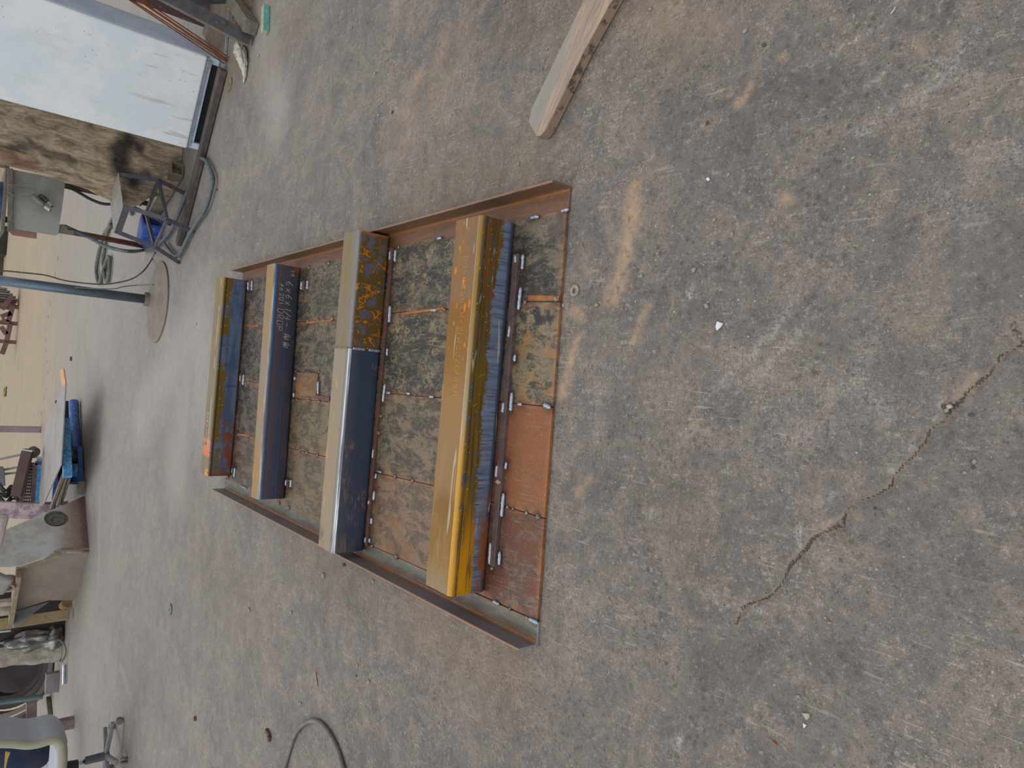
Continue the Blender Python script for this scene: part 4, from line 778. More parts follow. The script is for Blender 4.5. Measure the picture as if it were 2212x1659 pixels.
# ------------------------------------------------------------------ stool, table, cable, pole
sl = plain('stool_steel', '4f4f58', '5c5b62', 18, .5, .3, '6e6660')
so = thing('stool', (1.10, 6.26, 0), 'low welded steel stool with a flat grey seat, standing before the blue container', 'stool')
S1, S2, S3, S4 = Vector((1.43, 6.24, .50)), Vector((1.29, 6.56, .50)), Vector((.945, 6.24, .50)), Vector((1.115, 5.94, .50))
feet = [W(400, 418), W(420, 501), W(389, 568)]; f4 = feet[0]+feet[2]-feet[1]
mids = [W(343, 389, .215), W(361, 474, .215), W(334, 533, .215), W(315, 461, .215)]
mb = MB(); mb.prism([S1, S2, S3, S4], (0, 0, .006)); part('seat', mb, plain('seat_grey', '9a968e', '86827a', 8, .5, .2, 'a8a49c'), so, .001)
cc = (S1+S2+S3+S4)/4
ins = [cc+(q-cc)*.93 for q in (S1, S4, S3, S2)]
for a, b in ((S2, S3), (S3, S4)):
    a2, b2 = cc+(a-cc)*.97, cc+(b-cc)*.97; mb = MB(); mb.bar(a2+Vector((0, 0, -.024)), b2+Vector((0, 0, -.024)), .006, .045); part('seat_rim', mb, sl, so, .001)
for i, (t, mmid, f) in enumerate(zip(ins, mids, feet+[f4])):
    mb = MB(); mb.bar(t-Vector((0, 0, .005)), mmid, .032, .022, up=(0, -1, .2)); part('leg', mb, sl, so, .002)
    mb = MB(); mb.bar(mmid, f+Vector((0, 0, .004)), .032, .022, up=(0, -1, .2)); part('leg_extension', mb, sl, so, .002)
for a, b in ((0, 1), (1, 2), (2, 3), (3, 0)):
    mb = MB(); mb.bar(mids[a], mids[b], .030, .020); part('stretcher', mb, sl, so, .002)

tbl = thing('welding_bench', (1.2, 7.2, 0), 'small welding bench with a hanging grey sheet apron and rusty pipe legs', 'bench')
YT = 6.85
ap = [WY(a, b, YT) for a, b in ((27, 366), (141, 388), (138, 420), (126, 506), (120, 509), (28, 494))]
mb = MB(); mb.prism(ap, (0, .004, 0)); part('apron', mb, plain('galvanised', 'a5a7a0', '949890', 4, .45, .35, 'b0b2aa', fine=200), tbl, label='grey galvanised sheet apron')
zt = ap[0].z
mb = MB(); mb.bar(WY(22, 364, YT-.03), WY(22, 501, YT-.03), .03, .035); part('front_rail', mb, stl2, tbl, .003)
mb = MB(); mb.box(ap[5].x-.03, ap[0].x+.03, YT, YT+.55, zt+.02, zt+.045); part('bench_top', mb, stl2, tbl, .003)
mb = MB(); mb.box(ap[0].x+.005, ap[0].x+.11, YT-.02, YT+.05, zt+.045, zt+.12); part('bracket', mb, stl2, tbl, .003)
legm = plain('leg_rust', '7a4f3c', '64423a', 14, .6, .2, '8f6650')
l1 = Vector((W(314, 532).x, W(314, 532).y, 0)); t1 = WY(140, 489, YT+.25); mb = MB(); mb.cyl(l1, (l1.x+(t1.x-l1.x), t1.y if 0 else YT+.45, zt+.02), .026, seg=16); part('leg', mb, legm, tbl, smooth=True)
l2 = WY(303, 441, 7.15); l2 = Vector((1.41, 7.15, 0)); t2 = WY(140, 397, 7.0); mb = MB(); mb.cyl(l2, (t2.x, 7.05, zt+.02), .024, seg=16); part('leg', mb, plain('leg_dark', '4a3430', '5a3e36', 14, .6, .2), tbl, smooth=True)
mb = MB(); mb.cyl(WY(296, 418, 7.1), WY(303, 445, 7.1), .012, seg=10); mb.v = [Vector((q.x, q.y, max(q.z, .01))) for q in mb.v]; part('foot_bar', mb, legm, tbl)
mb = MB(); mb.prism([WY(a, b, YT+.06) for a, b in ((126, 486), (135, 484), (143, 488), (148, 496), (160, 498), (160, 508), (140, 505), (126, 503))], (0, .03, 0)); part('leg_gusset', mb, ct, tbl, .002)
mb = MB(); mb.box(-.05, .05, -.035, .035, 0, .02, Matrix.Translation(l1)); part('foot_pad', mb, ct, tbl, .002)
cu = [WY(a, b, 7.05) for a, b in ((23, 490), (80, 499), (79, 516), (26, 508), (22, 503))]
mb = MB(); mb.prism(cu, (0, .012, 0)); solo('copper_plate', mb, plain('copper_pink', 'b98d7c', 'a98070', 6, .5, .3), 'pinkish copper plate hanging behind the grey bench apron', 'plate', bevel=.003)
mb = MB(); c = WY(12, 440, 7.1); mb.tube([Vector((c.x, c.y, zt+.045)), Vector((c.x, c.y, zt+.30))], [.17, .19], 32); solo('metal_pail', mb, plain('blue_steel', '4b5c84', '64789c', 5, .3, .7), 'shiny bluish metal pail on top of the welding bench', 'pail', smooth=False)
wr = plain('wire_grey', '77756f', '8a877f', 60, .5, .5)
th = thing('torch_holder', tuple(WY(28, 420, YT-.05)), 'bent wire holder hooked over the rail of the welding bench', 'holder')
for pl in (((12, 395), (30, 403), (66, 407), (71, 407), (85, 423)), ((28, 407), (62, 406), (71, 408)), ((15, 413), (29, 422), (65, 425), (70, 421)), ((29, 412), (61, 416), (73, 425)), ((25, 398), (50, 402), (71, 408))):
    mb = MB(); mb.tube([WY(a, b, YT-.07) for a, b in pl], .0035, 6); part('wire', mb, wr, th)
tm1 = plain('torch_grey', '7d7a74', '68665f', 30, .6, .2); tm2 = plain('torch_dark', '4a4c54', '5b5d63', 30, .5, .3); nb = plain('nozzle_pale', 'b5b4ad', '9d9c94', 30, .5, .3); hole = plain('bore_dark', '14161c', '20242c', 30, .7)
for lab, mt, pa, pb, pc, yy in (('grey welding torch hanging lower in the bench wire holder', tm1, (70, 421), (97, 446), (109, 454), YT-.09), ('dark blue grey welding torch hanging behind the other one', tm2, (86, 422), (104, 437), (113, 446), YT-.06)):
    t = thing('welding_torch', tuple(WY(*pa, yy)), lab, 'torch'); A1, B1, C1 = WY(*pa, yy), WY(*pb, yy-.03), WY(*pc, yy-.04)
    mb = MB(); mb.tube([A1, A1.lerp(B1, .3), A1.lerp(B1, .8), B1], [.017, .024, .021, .016], 16); part('torch_body', mb, mt, t, smooth=True)
    mb = MB(); mb.cyl(B1, C1, .016, .017, 20); part('nozzle', mb, nb, t); d_ = (C1-B1).normalized(); mb = MB(); mb.cyl(C1, C1+d_*.002, .010, seg=16); part('nozzle_bore', mb, hole, t)
# blue container on its side
bl = plain('blue_plastic', '1d3f8f', '24509f', 12, .45, 0, '5a78a8', .45, .62)
bc = thing('blue_container', (1.19, 7.0, 0), 'open blue plastic container lying on its side behind the stool', 'container', rz=math.radians(-42))
def rr(x, a, b, z0, z1, r): 
    return [Vector((x, cy+r*math.cos(t), cz+r*math.sin(t))) for cy, cz, s0 in ((b-r, z1-r, 0), (a+r, z1-r, 90), (a+r, z0+r, 180), (b-r, z0+r, 270)) for t in (math.radians(s0+k*18) for k in range(6))]
mb = MB(); lo1 = [rr(-.20, -.07, .07, .03, .15, .04), rr(-.18, -.085, .085, .005, .175, .04), rr(.0, -.09, .09, .002, .185, .04), rr(.055, -.088, .088, .004, .18, .04), rr(.06, -.075, .075, .018, .166, .03), rr(-.08, -.070, .070, .022, .160, .03)]
for a in lo1: mb.v += a
mb.f = [(i*24+j, i*24+(j+1) % 24, (i+1)*24+(j+1) % 24, (i+1)*24+j) for i in range(5) for j in range(24)]+[tuple(range(24)), tuple(range(120, 144))]
part('container_body', mb, bl, bc, local=True, smooth=True); mb = MB(); mb.prism([Vector((-.079, y, z)) for y, z in ((-.06, .03), (.06, .03), (.06, .15), (-.06, .15))], (.004, 0, 0)); part('inside_bottom', mb, plain('blue_dark', '101c40', '152450', 10, .6), bc, local=True)
hm = plain('hose_green', '5f6257', '4c5450', 18, .55, 0, '8a8470', .4, .6); hb = plain('hose_blue', '566468', '46565e', 18, .45, 0, '8a8878', .4, .6)
hose('welding_cable', [WY(a, b, y) for a, b, y in ((138, 488, YT+.08), (165, 500, YT+.1), (195, 514, YT+.12), (222, 529, 6.9))]+[WY(250, 538, 6.8), WY(280, 543, 6.72)]+[W(a, b, .03) for a, b in ((307, 541), (328, 536), (350, 520), (370, 496), (394, 441), (412, 396), (422, 362), (431, 344), (442, 345), (452, 361), (460, 386), (454, 418), (443, 453), (423, 483), (408, 509), (394, 538), (381, 554), (366, 541), (355, 526))], .016, hb, 'thick grey green cable running from the welding bench and looping round the stool legs', 'cable')
hose('welding_cable', [W(a, b, .03) for a, b in ((285, 462), (280, 447), (265, 449), (249, 463), (233, 495), (226, 535), (223, 565), (226, 594), (231, 608), (236, 587), (237, 560), (233, 556), (226, 576), (220, 594), (214, 613), (208, 587), (212, 553), (219, 526), (226, 504), (240, 486))], .022, hm, 'dark green cable coiled on the far floor behind the welding bench', 'cable')
hose('welding_cable', [WY(a, b, y) for a, b, y in ((141, 404, 7.0), (160, 410, 7.05), (195, 430, 7.1), (222, 440, 7.1), (245, 441, 7.1))]+[WY(268, 441, 7.1), WY(283, 425, 7.15)], .013, plain('hose_black', '33403e', '2a3436', 18, .5), 'dark cable hanging beside the right leg of the welding bench', 'cable')
hose('welding_cable', [WY(-30, 590, 7.)]+[WY(a, b, 7.0) for a, b in ((0, 585), (60, 590), (100, 595), (140, 606), (185, 612), (225, 614), (262, 609), (290, 600), (312, 583))]+[W(328, 560, .008), W(335, 545, .008)], .006, plain('wire_dark', '5a5750', '4a4844', 30, .6), 'thin grey wire sagging from above down to the floor beside the pole', 'wire', seg=8)
po = thing('pole_stand', (W(342, 653).x, W(342, 653).y, 0), 'blue grey steel pole standing on a big round base plate', 'pole stand')
c = po.location; mb = MB(); pc = W(322, 650); RR = .375; mb.tube([Vector((c.x, c.y, .001)), Vector((c.x, c.y, .014))], RR, 64); part('base_plate', mb, plain('base_brown', '85776a', '786c60', 4, .6, .1, '8f8478'), po, .002, label='dusty brown round base plate')
px_ = Vector((pc.x+.01, pc.y-.03, 0)); tpq = WY(0, 606, pc.y-.03); dr = (tpq-px_).normalized()
mb = MB(); mb.cyl(px_+Vector((0, 0, .014)), px_+dr*1.36, .043, seg=32); part('pole', mb, plain('pole_blue', '5b6b7a', '66737e', 3, .35, .4, '75787a', .4, .6, fine=60), po, smooth=True)
mb = MB(); mb.cyl(px_+Vector((0, 0, .012)), px_+dr*.05, .068, .066, 32); part('flange', mb, plain('base_brown2', '857266', '75665c', 14, .6), po, smooth=False)
mb = MB(); mb.cyl(px_+dr*1.335, px_+dr*1.6, .05, seg=32); part('coupling', mb, plain('coupling_rust', '76605c', '66544e', 14, .6, .2), po)
hose('ground_wire', [px_+dr*.62+Vector((.02, -.045, 0))]+[WY(a, b, px_.y-.1) for a, b in ((240, 624), (268, 619), (300, 616))]+[W(332, 615, .018)], .005, _c['wire_grey'], 'thin grey wire from the pole down to its round base plate', 'wire', seg=8)

# ------------------------------------------------------------------ far floor: pile with blue pipes and grey sheet
bp = plain('blue_paint', '4a70b0', '3d62a2', 9, .4, .1, '9fb6d8', .4, .6); bp2 = plain('light_blue_paint', '3f86c0', '5aa4d4', 14, .5, 0, 'b4d0dc', .42, .6); endm = plain('pipe_end', '7f8076', '6f6f66', 16, .6, .2)
for (a, b, za), (c, d, zb), lab in (((159, 868, .075), (163, 969, .075), 'nearer of two blue painted pipes lying beside the grey sheet'), ((150, 880, .085), (162, 990, .085), 'farther blue painted pipe half hidden behind the nearer one')):
    t = thing('blue_pipe', tuple(W(a, b)), lab, 'pipe'); P1, P2 = W(a, b, za), W(c, d, zb)
    if a == 150: P1, P2 = P1+Vector((0, .15, -.012)), P2+Vector((-.02, .13, -.012))
    mb = MB(); mb.cyl(P1, P2, .06, seg=28); part('pipe_shell', mb, bp, t, smooth=False); d_ = (P2-P1).normalized(); mb = MB(); mb.cyl(P2, P2+d_*.004, .054, seg=28); part('end_cap', mb, endm, t, label='grey end cap')
bf = thing('blue_rack', tuple(W(165, 1020)), 'battered light blue painted steel rack under the grey sheet', 'rack')
for a, b, za, wd, ht, mt in (((141, 905), (146, 1030), .30, .05, .09, bp2), ((172, 965), (175, 1045), .04, .05, .05, bp), ((176, 1040), (175, 1068), .05, .05, .07, stl2), ((139, 930), (122, 1078), .10, .04, .12, bp)):
    mb = MB(); mb.bar(W(*a, za), W(*b, za), wd, ht); part('rail', mb, mt, bf, .004)
mb = MB(); mb.bar(W(153, 1015, .12), W(171, 1016, .05), .16, .09); part('end_block', mb, bp2, bf, .01); mb = MB(); mb.bar(W(150, 1034, .10), W(170, 1034, .05), .15, .05); part('end_block', mb, plain('deep_blue', '2d5a92', '244a80', 9, .5, 0, '4a80b0'), bf, .01)
mb = MB(); mb.bar(W(150, 880, .13)+Vector((.05, .42, 0)), W(158, 1060, .13)+Vector((.05, .36, 0)), .03, .24); part('shade_panel', mb, plain('painted_shade', '1a1d24', '22252c', 6, .8), bf); mb = MB(); mb.bar(W(91, 990, .25), W(84, 1098, .25), .06, .14); part('rail', mb, bp2, bf, .004)  # dark panel added to stand in for the shade under the sheet
fl_m = [plain('flat_brown', '7a6c60', '86786c', 8, .6, .1), plain('flat_dark', '3a3634', '4a4644', 8, .7), plain('flat_tan', '958a78', '867c6c', 8, .6, .1)]
for i, (a, b, z_, k) in enumerate(((((142, 1008), (116, 1098)), 0, .28, 1), (((138, 1022), (110, 1100)), 0, .30, 0), (((146, 1016), (124, 1092)), 0, .26, 2), (((150, 1030), (131, 1088)), 0, .22, 0))):
    mb = MB(); mb.bar(W(*a[0], z_), W(*a[1], z_), .06, .03); solo('flat_bar', mb, fl_m[k], ('dark flat bar in the pile under the grey sheet', 'brown flat bar uppermost in the pile beside the column', 'tan flat bar in the pile beside the blue end block', 'brown flat bar lowest in the pile next to the blue block')[i], 'flat bar', 'flat bars in the pile under the grey sheet', bevel=.002)
sh = [W(a, b, .36) for a, b in ((144, 826), (140, 905), (134, 1004), (118, 1040), (95, 1092), (85, 1095), (99, 922), (113, 895), (137, 838))]
mb = MB(); mb.prism(sh, (0, 0, .012)); solo('steel_sheet', mb, plain('sheet_grey', 'a09c98', '908c86', 3, .5, .25, 'a8907a', .4, .66, fine=90), 'large pale grey steel sheet lying on top of the pile with the blue pipes', 'steel sheet', bevel=.001)
mb = MB(); mb.prism([W(a, b, .012) for a, b in ((130, 798), (137, 797), (141, 826), (135, 838), (131, 820))], (0, 0, -.011)); solo('wood_offcut', mb, plain('fresh_wood', 'd9a878', 'c99668', 9, .7), 'fresh orange wood offcut on the floor past the tip of the grey sheet', 'wood scrap')
mb = MB(); mb.blob(W(11, 845, .03), .16, 2, .3, (1, 1, .25)); solo('leaf', mb, plain('leaf_green', '8a8448', '77703c', 9, .7), 'yellow green leaf on the far floor', 'leaf')
# post, tube on basket
pp = W(88, 928); mb = MB(); tpp = WY(0, 932, pp.y); mb.box(pp.x-.055, pp.x+.055, pp.y-.055, pp.y+.055, 0, 1.5); solo('steel_post', mb, plain('mauve_post', '9a8c92', '8a7c84', 4, .5, .1, 'a89a9c'), 'mauve grey square steel post standing alone on the far floor', 'post', bevel=.006)
YC = 11.4
cr = thing('wire_basket', tuple(Vector((WY(75, 1050, YC).x, YC, 0))), 'rusty wire mesh basket behind the grey sheet', 'basket')
w1, w2, w3, w4 = [WY(a, b, YC) for a, b in ((76, 1000), (70, 1090), (44, 1090), (60, 1000))]
mb = MB()
for i in range(14):
    t = i/13; mb.bar(w1.lerp(w2, t), w4.lerp(w3, t), .012, .012, up=(0, 1, 0))
for i in range(8):
    t = i/7; mb.bar(w1.lerp(w4, t), w2.lerp(w3, t), .012, .012, up=(0, 1, 0))
part('mesh_side', mb, plain('basket_wire', '5a4a48', '6c5c58', 9, .6, .2), cr)
for a, b in ((w1, w2), (w4, w3)): mb = MB(); mb.bar(a, b, .05, .05, up=(0, 1, 0)); part('frame_rail', mb, plain('mauve_rail', '7c6e70', '6c6062', 9, .6, .1), cr)
for q in (w1, w2): mb = MB(); mb.bar(q, (q.x, q.y, .0), .05, .05, up=(0, 1, 0)); part('leg', mb, _c['mauve_rail'], cr)
bt = thing('brown_tube', tuple(WY(60, 975, YC-.3)), 'brown square steel tube with a white cut end resting on the wire basket', 'steel tube')
a, b = WY(60, 974, YC-.35), WY(36, 1071, YC-.35); mb = MB(); mb.bar(a, b, .12, .10, up=(0, -1, .4)); part('tube_body', mb, plain('brown_tube', '4e3830', '5c4238', 6, .5, .1), bt, .006)
d_ = (a-b).normalized(); mb = MB(); mb.bar(a, a+d_*.02, .125, .105, up=(0, -1, .4)); part('cut_end', mb, plain('cut_white', 'c8c8c6', 'b0b0ae', 9, .4, .3), bt, label='white cut end'); mb = MB(); mb.bar(a+d_*.015, a+d_*.024, .075, .06, up=(0, -1, .4)); part('tube_opening', mb, blk, bt)
mb = MB(); c = WY(75, 979, YC-.3); mb.cyl(c, c+Vector((.02, .05, .03)), .075, seg=24); solo('round_disc', mb, plain('disc_olive', '6b6656', '5c584c', 9, .6, .2), 'small olive grey disc leaning by the cut end of the brown tube', 'disc')
lb = plain('rail_white', 'c2bfbc', 'adaaa8', 9, .45, .2)
wh = thing('white_rack', tuple(WY(40, 1000, YC+.5)), 'white tubular rack standing behind the brown tube', 'rack')
for a, b in (((-20, 996), (46, 982)), ((0, 1016), (46, 1008)), ((0, 1025), (44, 1020)), ((46, 980), (52, 985))): mb = MB(); mb.bar(WY(*a, YC+.5), WY(*b, YC+.5), .03, .03, up=(0, -1, 0)); part('rail', mb, lb, wh, .003)
mb = MB(); q = WY(46, 983, YC+.5); mb.bar(q, (q.x-.1, q.y, 0), .03, .03, up=(0, -1, 0)); part('leg', mb, lb, wh)
mb = MB(); mb.prism([WY(a, b, YC+.3) for a, b in ((-20, 1012), (10, 1013), (12, 1050), (-20, 1053))], (0, .25, 0)); solo('grey_box', mb, plain('box_grey', '85878a', '75777a', 9, .6), 'grey metal box at the far edge beside the white rack', 'box', bevel=.01)
rndc = random.Random(5)
for i in range(5):
    mb = MB(); mb.tube(smooth_path([WY(-10+rndc.uniform(0, 8), 1040+i*9, YC+.1), WY(12, 1058+i*8+rndc.uniform(-4, 4), YC+.05), WY(26, 1050+i*7, YC+.1), WY(40, 1078+rndc.uniform(-9, 9), YC)]), .018, 8)
    solo('cable', mb, (plain('cable_black', '2c2c2e', '3a3a3a', 9, .6), plain('cable_green', '33423a', '3e4c40', 9, .6))[i % 2], ('black', 'dark green')[i % 2]+' cable in the tangle behind the wire basket', 'cable', 'tangled cables behind the basket')
# pinkish rack beam
mb = MB(); a, b = WY(-30, 1094, 11.2), WY(118, 1101, 10.95); mb.bar(a, b, .15, .09, up=(0, -1, 0)); mb.bar(a+Vector((-.1, .05, 0)), b+Vector((-.1, .05, 0)), .10, .03, up=(0, -1, 0)); b0 = min(q.z for q in mb.v)
solo('pink_beam', mb, plain('pink_beam', 'b8a4a8', '8a747c', 8, .6, 0, 'cdbfc0', .42, .58), 'flaking pink and mauve steel beam standing beside the column base', 'steel beam')

# ------------------------------------------------------------------ fabricated column base
def colm():
    m = Mat('column_paint'); g = m.noise(3.5, 7, .7); g2 = m.noise(18, 6, .75); z = m.z
    col = m.mix(m.st(g, .4, .62), 'c6cac8', 'b3aa9e'); low = m.st(m.ma('ADD', z, m.mul(g, .45)), .62, .30)
    col = m.mix(low, col, m.mix(m.st(g, .4, .6), 'a08472', '8c7468')); col = m.mix(m.mul(m.st(z, .11, .03), m.st(g2, .3, .5)), col, '6c4c48')
    col = m.mix(m.mul(m.mul(low, m.st(g2, .5, .62)), .7), col, '7a6e6e'); return m.out(col, .6, .05, g2, .2, .003, .4)
cb = thing('column_base', tuple(W(193, 1190)), 'large whitish steel column base with a round hole and gusset plates', 'column base')
K = W(193, 1191); Q1 = W(183, 1074); Q2 = W(160, 1301)
n1_ = (Q1-K).cross(Vector((0, 0, 1))).normalized(); n2_ = (K-Q2).cross(Vector((0, 0, 1))).normalized()
f1 = [WP(a, b, K, n1_) for a, b in ((183, 1071), (190, 1090), (193, 1140), (193, 1191), (133, 1192), (46, 1221), (-40, 1222), (-40, 1166), (12, 1144), (50, 1128), (120, 1098))]
f1 = [Vector((q.x, q.y, max(q.z, .0))) for q in f1]
# plate with the round hole: cut as a fan around the hole
hc = WP(122, 1119, K, n1_); hr = .125; ex = (Q1-K).normalized(); ez = Vector((0, 0, 1)); nh = 24
def plate_hole(poly, c, r, thick, nvec):
    th_ = [math.atan2((q-c).dot(ez), (q-c).dot(ex)) for q in poly]; o = sorted(zip(th_, range(len(poly)))); poly = [poly[i] for _, i in o]; th_ = [t for t, _ in o]
    mb = MB(); n0 = len(poly); hv = []; outer = []
    for i in range(n0):
        a0, a1 = th_[i], th_[(i+1) % n0]+(2*math.pi if i == n0-1 else 0); k = max(1, int((a1-a0)/.22)); p, q = poly[i], poly[(i+1) % n0]
        for j in range(k):
            a = a0+(a1-a0)*j/k; d = ex*math.cos(a)+ez*math.sin(a); e_ = q-p
            A11, A12, A21, A22 = d.dot(ex), -e_.dot(ex), d.dot(ez), -e_.dot(ez); det = A11*A22-A12*A21; w_ = p-c
            t = (w_.dot(ex)*A22-A12*w_.dot(ez))/det if abs(det) > 1e-9 else (p-c).length; outer.append(p if j == 0 else c+d*t); hv.append(c+d*r)
    n = len(outer); b = nvec*thick; mb.v = outer+hv+[q+b for q in outer]+[q+b for q in hv]
    for i in range(n):
        j = (i+1) % n; mb.f += [(i, j, n+j, n+i), (2*n+i, 3*n+i, 3*n+j, 2*n+j), (i, 2*n+i, 2*n+j, j), (n+i, n+j, 3*n+j, 3*n+i)]
    return mb
bk = -n1_ if n1_.y < 0 else n1_
cm = colm(); part('gusset_plate', plate_hole(f1, hc, hr, .03, bk), cm, cb, label='whitish plate with a round hole')
mb = MB(); mb.cyl(hc+bk*.045, hc+bk*.075, .15, seg=32); mb.ring(hc+bk*.03, bk, .085, .05, .02, 32); part('bearing', mb, plain('bearing_dust', '7a7870', '66645c', 24, .7, .1, '8c8a80'), cb)
f2 = [WP(a, b, K, n2_) for a, b in ((193, 1191), (161, 1300), (105, 1300), (29, 1323), (46, 1221), (133, 1192))]; bk2 = -n2_ if n2_.y < 0 else n2_
f2 = [Vector((q.x, q.y, max(q.z, .0))) for q in f2]
mb = MB(); mb.prism([q+bk2*.02 for q in f2], bk2*.03); part('web_plate', mb, plain('web_tan', '918577', '857a70', 2.5, .6, .05, '8f7a68', .4, .6), cb, label='dusty tan web plate')
fr2 = -bk2
for a, b, nm, wd in ((f2[4], f2[3], 'top_flange', .16), (f2[5], f2[4], 'side_flange', .05)):
    mb = MB(); mb.prism([a, b, b+fr2*wd, a+fr2*wd], (0, 0, .05)); part(nm, mb, plain('flange_tan', '9a8a70', '8a7a62', 9, .6, .05), cb, .003)
mb = MB(); e_ = f2[2]; g_ = f2[3]; h_ = WP(105, 1297, K, n2_); dn = (f2[2]-f2[0]).normalized(); mb.prism([f2[2]+Vector((0, 0, .0)), f2[3], f2[3]+fr2*.2, ], dn*.02); part('side_gusset', mb, plain('gusset_blue', '8c9096', '7d8088', 5, .6), cb)
mb = MB(); mb.ring(WP(22, 1240, K, n2_)+fr2*.06, fr2+Vector((0, 0, .3)), .085, .06, .12, 28); solo('pipe_ring', mb, plain('ring_pink', '9a7c70', '84685e', 9, .6), 'short pinkish pipe ring on the shelf of the column base', 'pipe')
for i, (a, b, r) in enumerate(((16, 1288, .05), (10, 1304, .07))): mb = MB(); c = WP(a, b, K, n2_)+fr2*.08; mb.cyl(c-Vector((0, 0, .05)), c+Vector((0, 0, .08)), r, seg=6+i*14); solo('pipe_fitting', mb, plain('fitting', 'b0a290', '9a8e7e', 9, .6), ('hexagonal', 'round')[i]+' tan pipe fitting on top of the column base flange', 'fitting', bevel=.004)
mb = MB(); c = WY(12, 1262, 9.7); mb.bar(WY(-20, 1252, 9.25), WY(20, 1268, 9.2), .20, .1, up=(0, -1, .5)); solo('curved_casting', mb, plain('casting_grey', '8c8682', '9a9088', 6, .6), 'grey curved casting resting behind the top flange of the column base', 'casting', bevel=.03)
mb = MB(); mb.bar(WY(-30, 1148, 9.3), WY(11, 1150, 9.3), .42, .12, up=(0, -1, 0)); solo('pink_fender', mb, plain('fender_pink', 'c6bab4', 'b2a49e', 6, .6), 'rounded whitish pink part above the column base, at the photo edge', 'part', bevel=.05)

# ------------------------------------------------------------------ clutter left of the column base
bt_ = W(158, 1326); up_ = WY(-20, 1352, bt_.y+.15); mb = MB(); mb.bar(bt_+Vector((0, 0, .045)), up_, .13, .07, up=(0.4, -1, .2)); solo('timber_stud', mb, plain('timber_tan', 'a08a6a', '94805f', 7, .75, 0, '7d5f48', .42, .6), 'tan timber leaning upright beside the column base', 'timber', bevel=.003)
mb = MB(); mb.cyl(W(150, 1313, .055)+Vector((.0, .22, 0)), W(150, 1313, .055)+Vector((-.12, .5, 0)), .055, seg=20); solo('wood_log', mb, plain('log_tan', 'a8875a', '94744a', 9, .7), 'small round wooden log end showing behind the timber stud', 'log')
mb = MB(); mb.box(-3.9, -3.2, 10.75, 10.8, 0, 1.2); solo('dark_board', mb, plain('dark_board', '2f2826', '3a302c', 5, .8), 'dark brown board behind the timber stud', 'board')
mb = MB(); c = WY(75, 1380, 10.75); mb.blob(c, .24, 4, .22, (.55, .5, 1.35), fr=2.2, seed=3); mb.v = [Vector((q.x, q.y, max(.005, q.z))) for q in mb.v]
mb.blob((c.x-.02, c.y, .12), .16, 3, .2, (1, .7, .8), fr=2.4, seed=8); mb.v = [Vector((q.x, q.y, max(.005, q.z))) for q in mb.v]; solo('crumpled_duct', mb, plain('foil', '8f9090', '74716a', 5, .3, .7, '5a5048', .4, .6), 'crumpled shiny metal duct between the timber and the thick beam', 'duct', smooth=True)
mb = MB(); mb.bar(WY(-30, 1366, 10.6), WY(26, 1360, 10.6), .05, .05, up=(0, -1, 0)); solo('chrome_bar', mb, plain('chrome', 'd2dae2', 'a8b4c4', 6, .15, 1.), 'bright chrome bar at the photo edge beside the timber stud', 'bar', bevel=.02)
bs_ = W(134, 1404); p1 = Vector((bs_.x, bs_.y+.18, .0)); p2 = WY(-40, 1404, bs_.y+.35); mb = MB(); nseg = 26
for i in range(nseg+1):
    t = i/nseg; c = p1.lerp(p2, t); hwid = .19+.03*t
    for j in range(24):
        a_ = j/24*6.283; ca, sa = math.cos(a_), math.sin(a_); k = (abs(ca)**5+abs(sa)**5)**(-.2); nn = 1+.10*mn.noise(Vector((ca*2, sa*2, t*7)))
        q = c+Vector((ca*k*hwid*nn, sa*k*.17*nn, 0)); mb.v.append(q+Vector((0, 0, .05*mn.noise(Vector((ca*2, sa*2, 9))) if i == 0 else 0)))
mb.f = [(i*24+j, i*24+(j+1) % 24, (i+1)*24+(j+1) % 24, (i+1)*24+j) for i in range(nseg) for j in range(24)]+[tuple(range(24)), tuple(range(nseg*24, nseg*24+24))]
mb.v = [Vector((q.x, q.y, max(0.002, q.z))) for q in mb.v]
solo('weathered_beam', mb, plain('weathered_beam', 'a8a094', '8f867a', 6, .8, 0, 'b09890', .42, .58, .6, fine=40), 'thick weathered whitish beam standing between the crumpled duct and the dark rings', 'beam')
hose('strap', [WY(a, b, 10.35) for a, b in ((20, 1404), (60, 1399), (95, 1387), (125, 1382), (138, 1392), (142, 1405), (140, 1418), (133, 1430))], .012, plain('strap_green', '77786c', '64665c', 9, .6), 'thin green grey strap curling over the foot of the weathered beam', 'strap', seg=8)
mb = MB(); mb.cyl(W(139, 1435, .03), W(138, 1478, .03), .022, seg=12); solo('bright_tube', mb, plain('bright_tube', 'c4ccd8', 'a4acb8', 9, .25, .8), 'short bright metal tube on the floor in front of the small steel block', 'tube')
rg = W(120, 1470); mats = (plain('ring_dark', '2c2424', '382c2a', 5, .5, .2), plain('ring_brown', '3e3030', '4a3836', 5, .5, .2), plain('ring_tan', '6e6254', '5c5248', 5, .6, .1))
ax_ = Vector((.15, -.75, .55)).normalized()
for i, (ro, ri, off, lab) in enumerate(((.52, .46, 0., 'innermost dark steel ring of the nested stack by the weathered beam'), (.62, .55, -.07, 'middle brown steel ring of the nested stack by the weathered beam'), (.72, .66, -.16, 'outermost tan steel ring of the nested stack by the weathered beam'))):
    c = WY(22, 1428, 12.0)-ax_*off; mb = MB(); mb.ring(c-ax_*.08, ax_, ro, ri, .15, 64); solo('steel_ring', mb, mats[i], lab, 'steel ring', 'nested dark steel rings')
mb = MB(); mb.cyl(WY(22, 1428, 12.5), WY(22, 1428, 12.5)+ax_*.1, .66, seg=48); solo('drum_end', mb, mats[0], 'black round drum end behind the nested steel rings', 'drum')
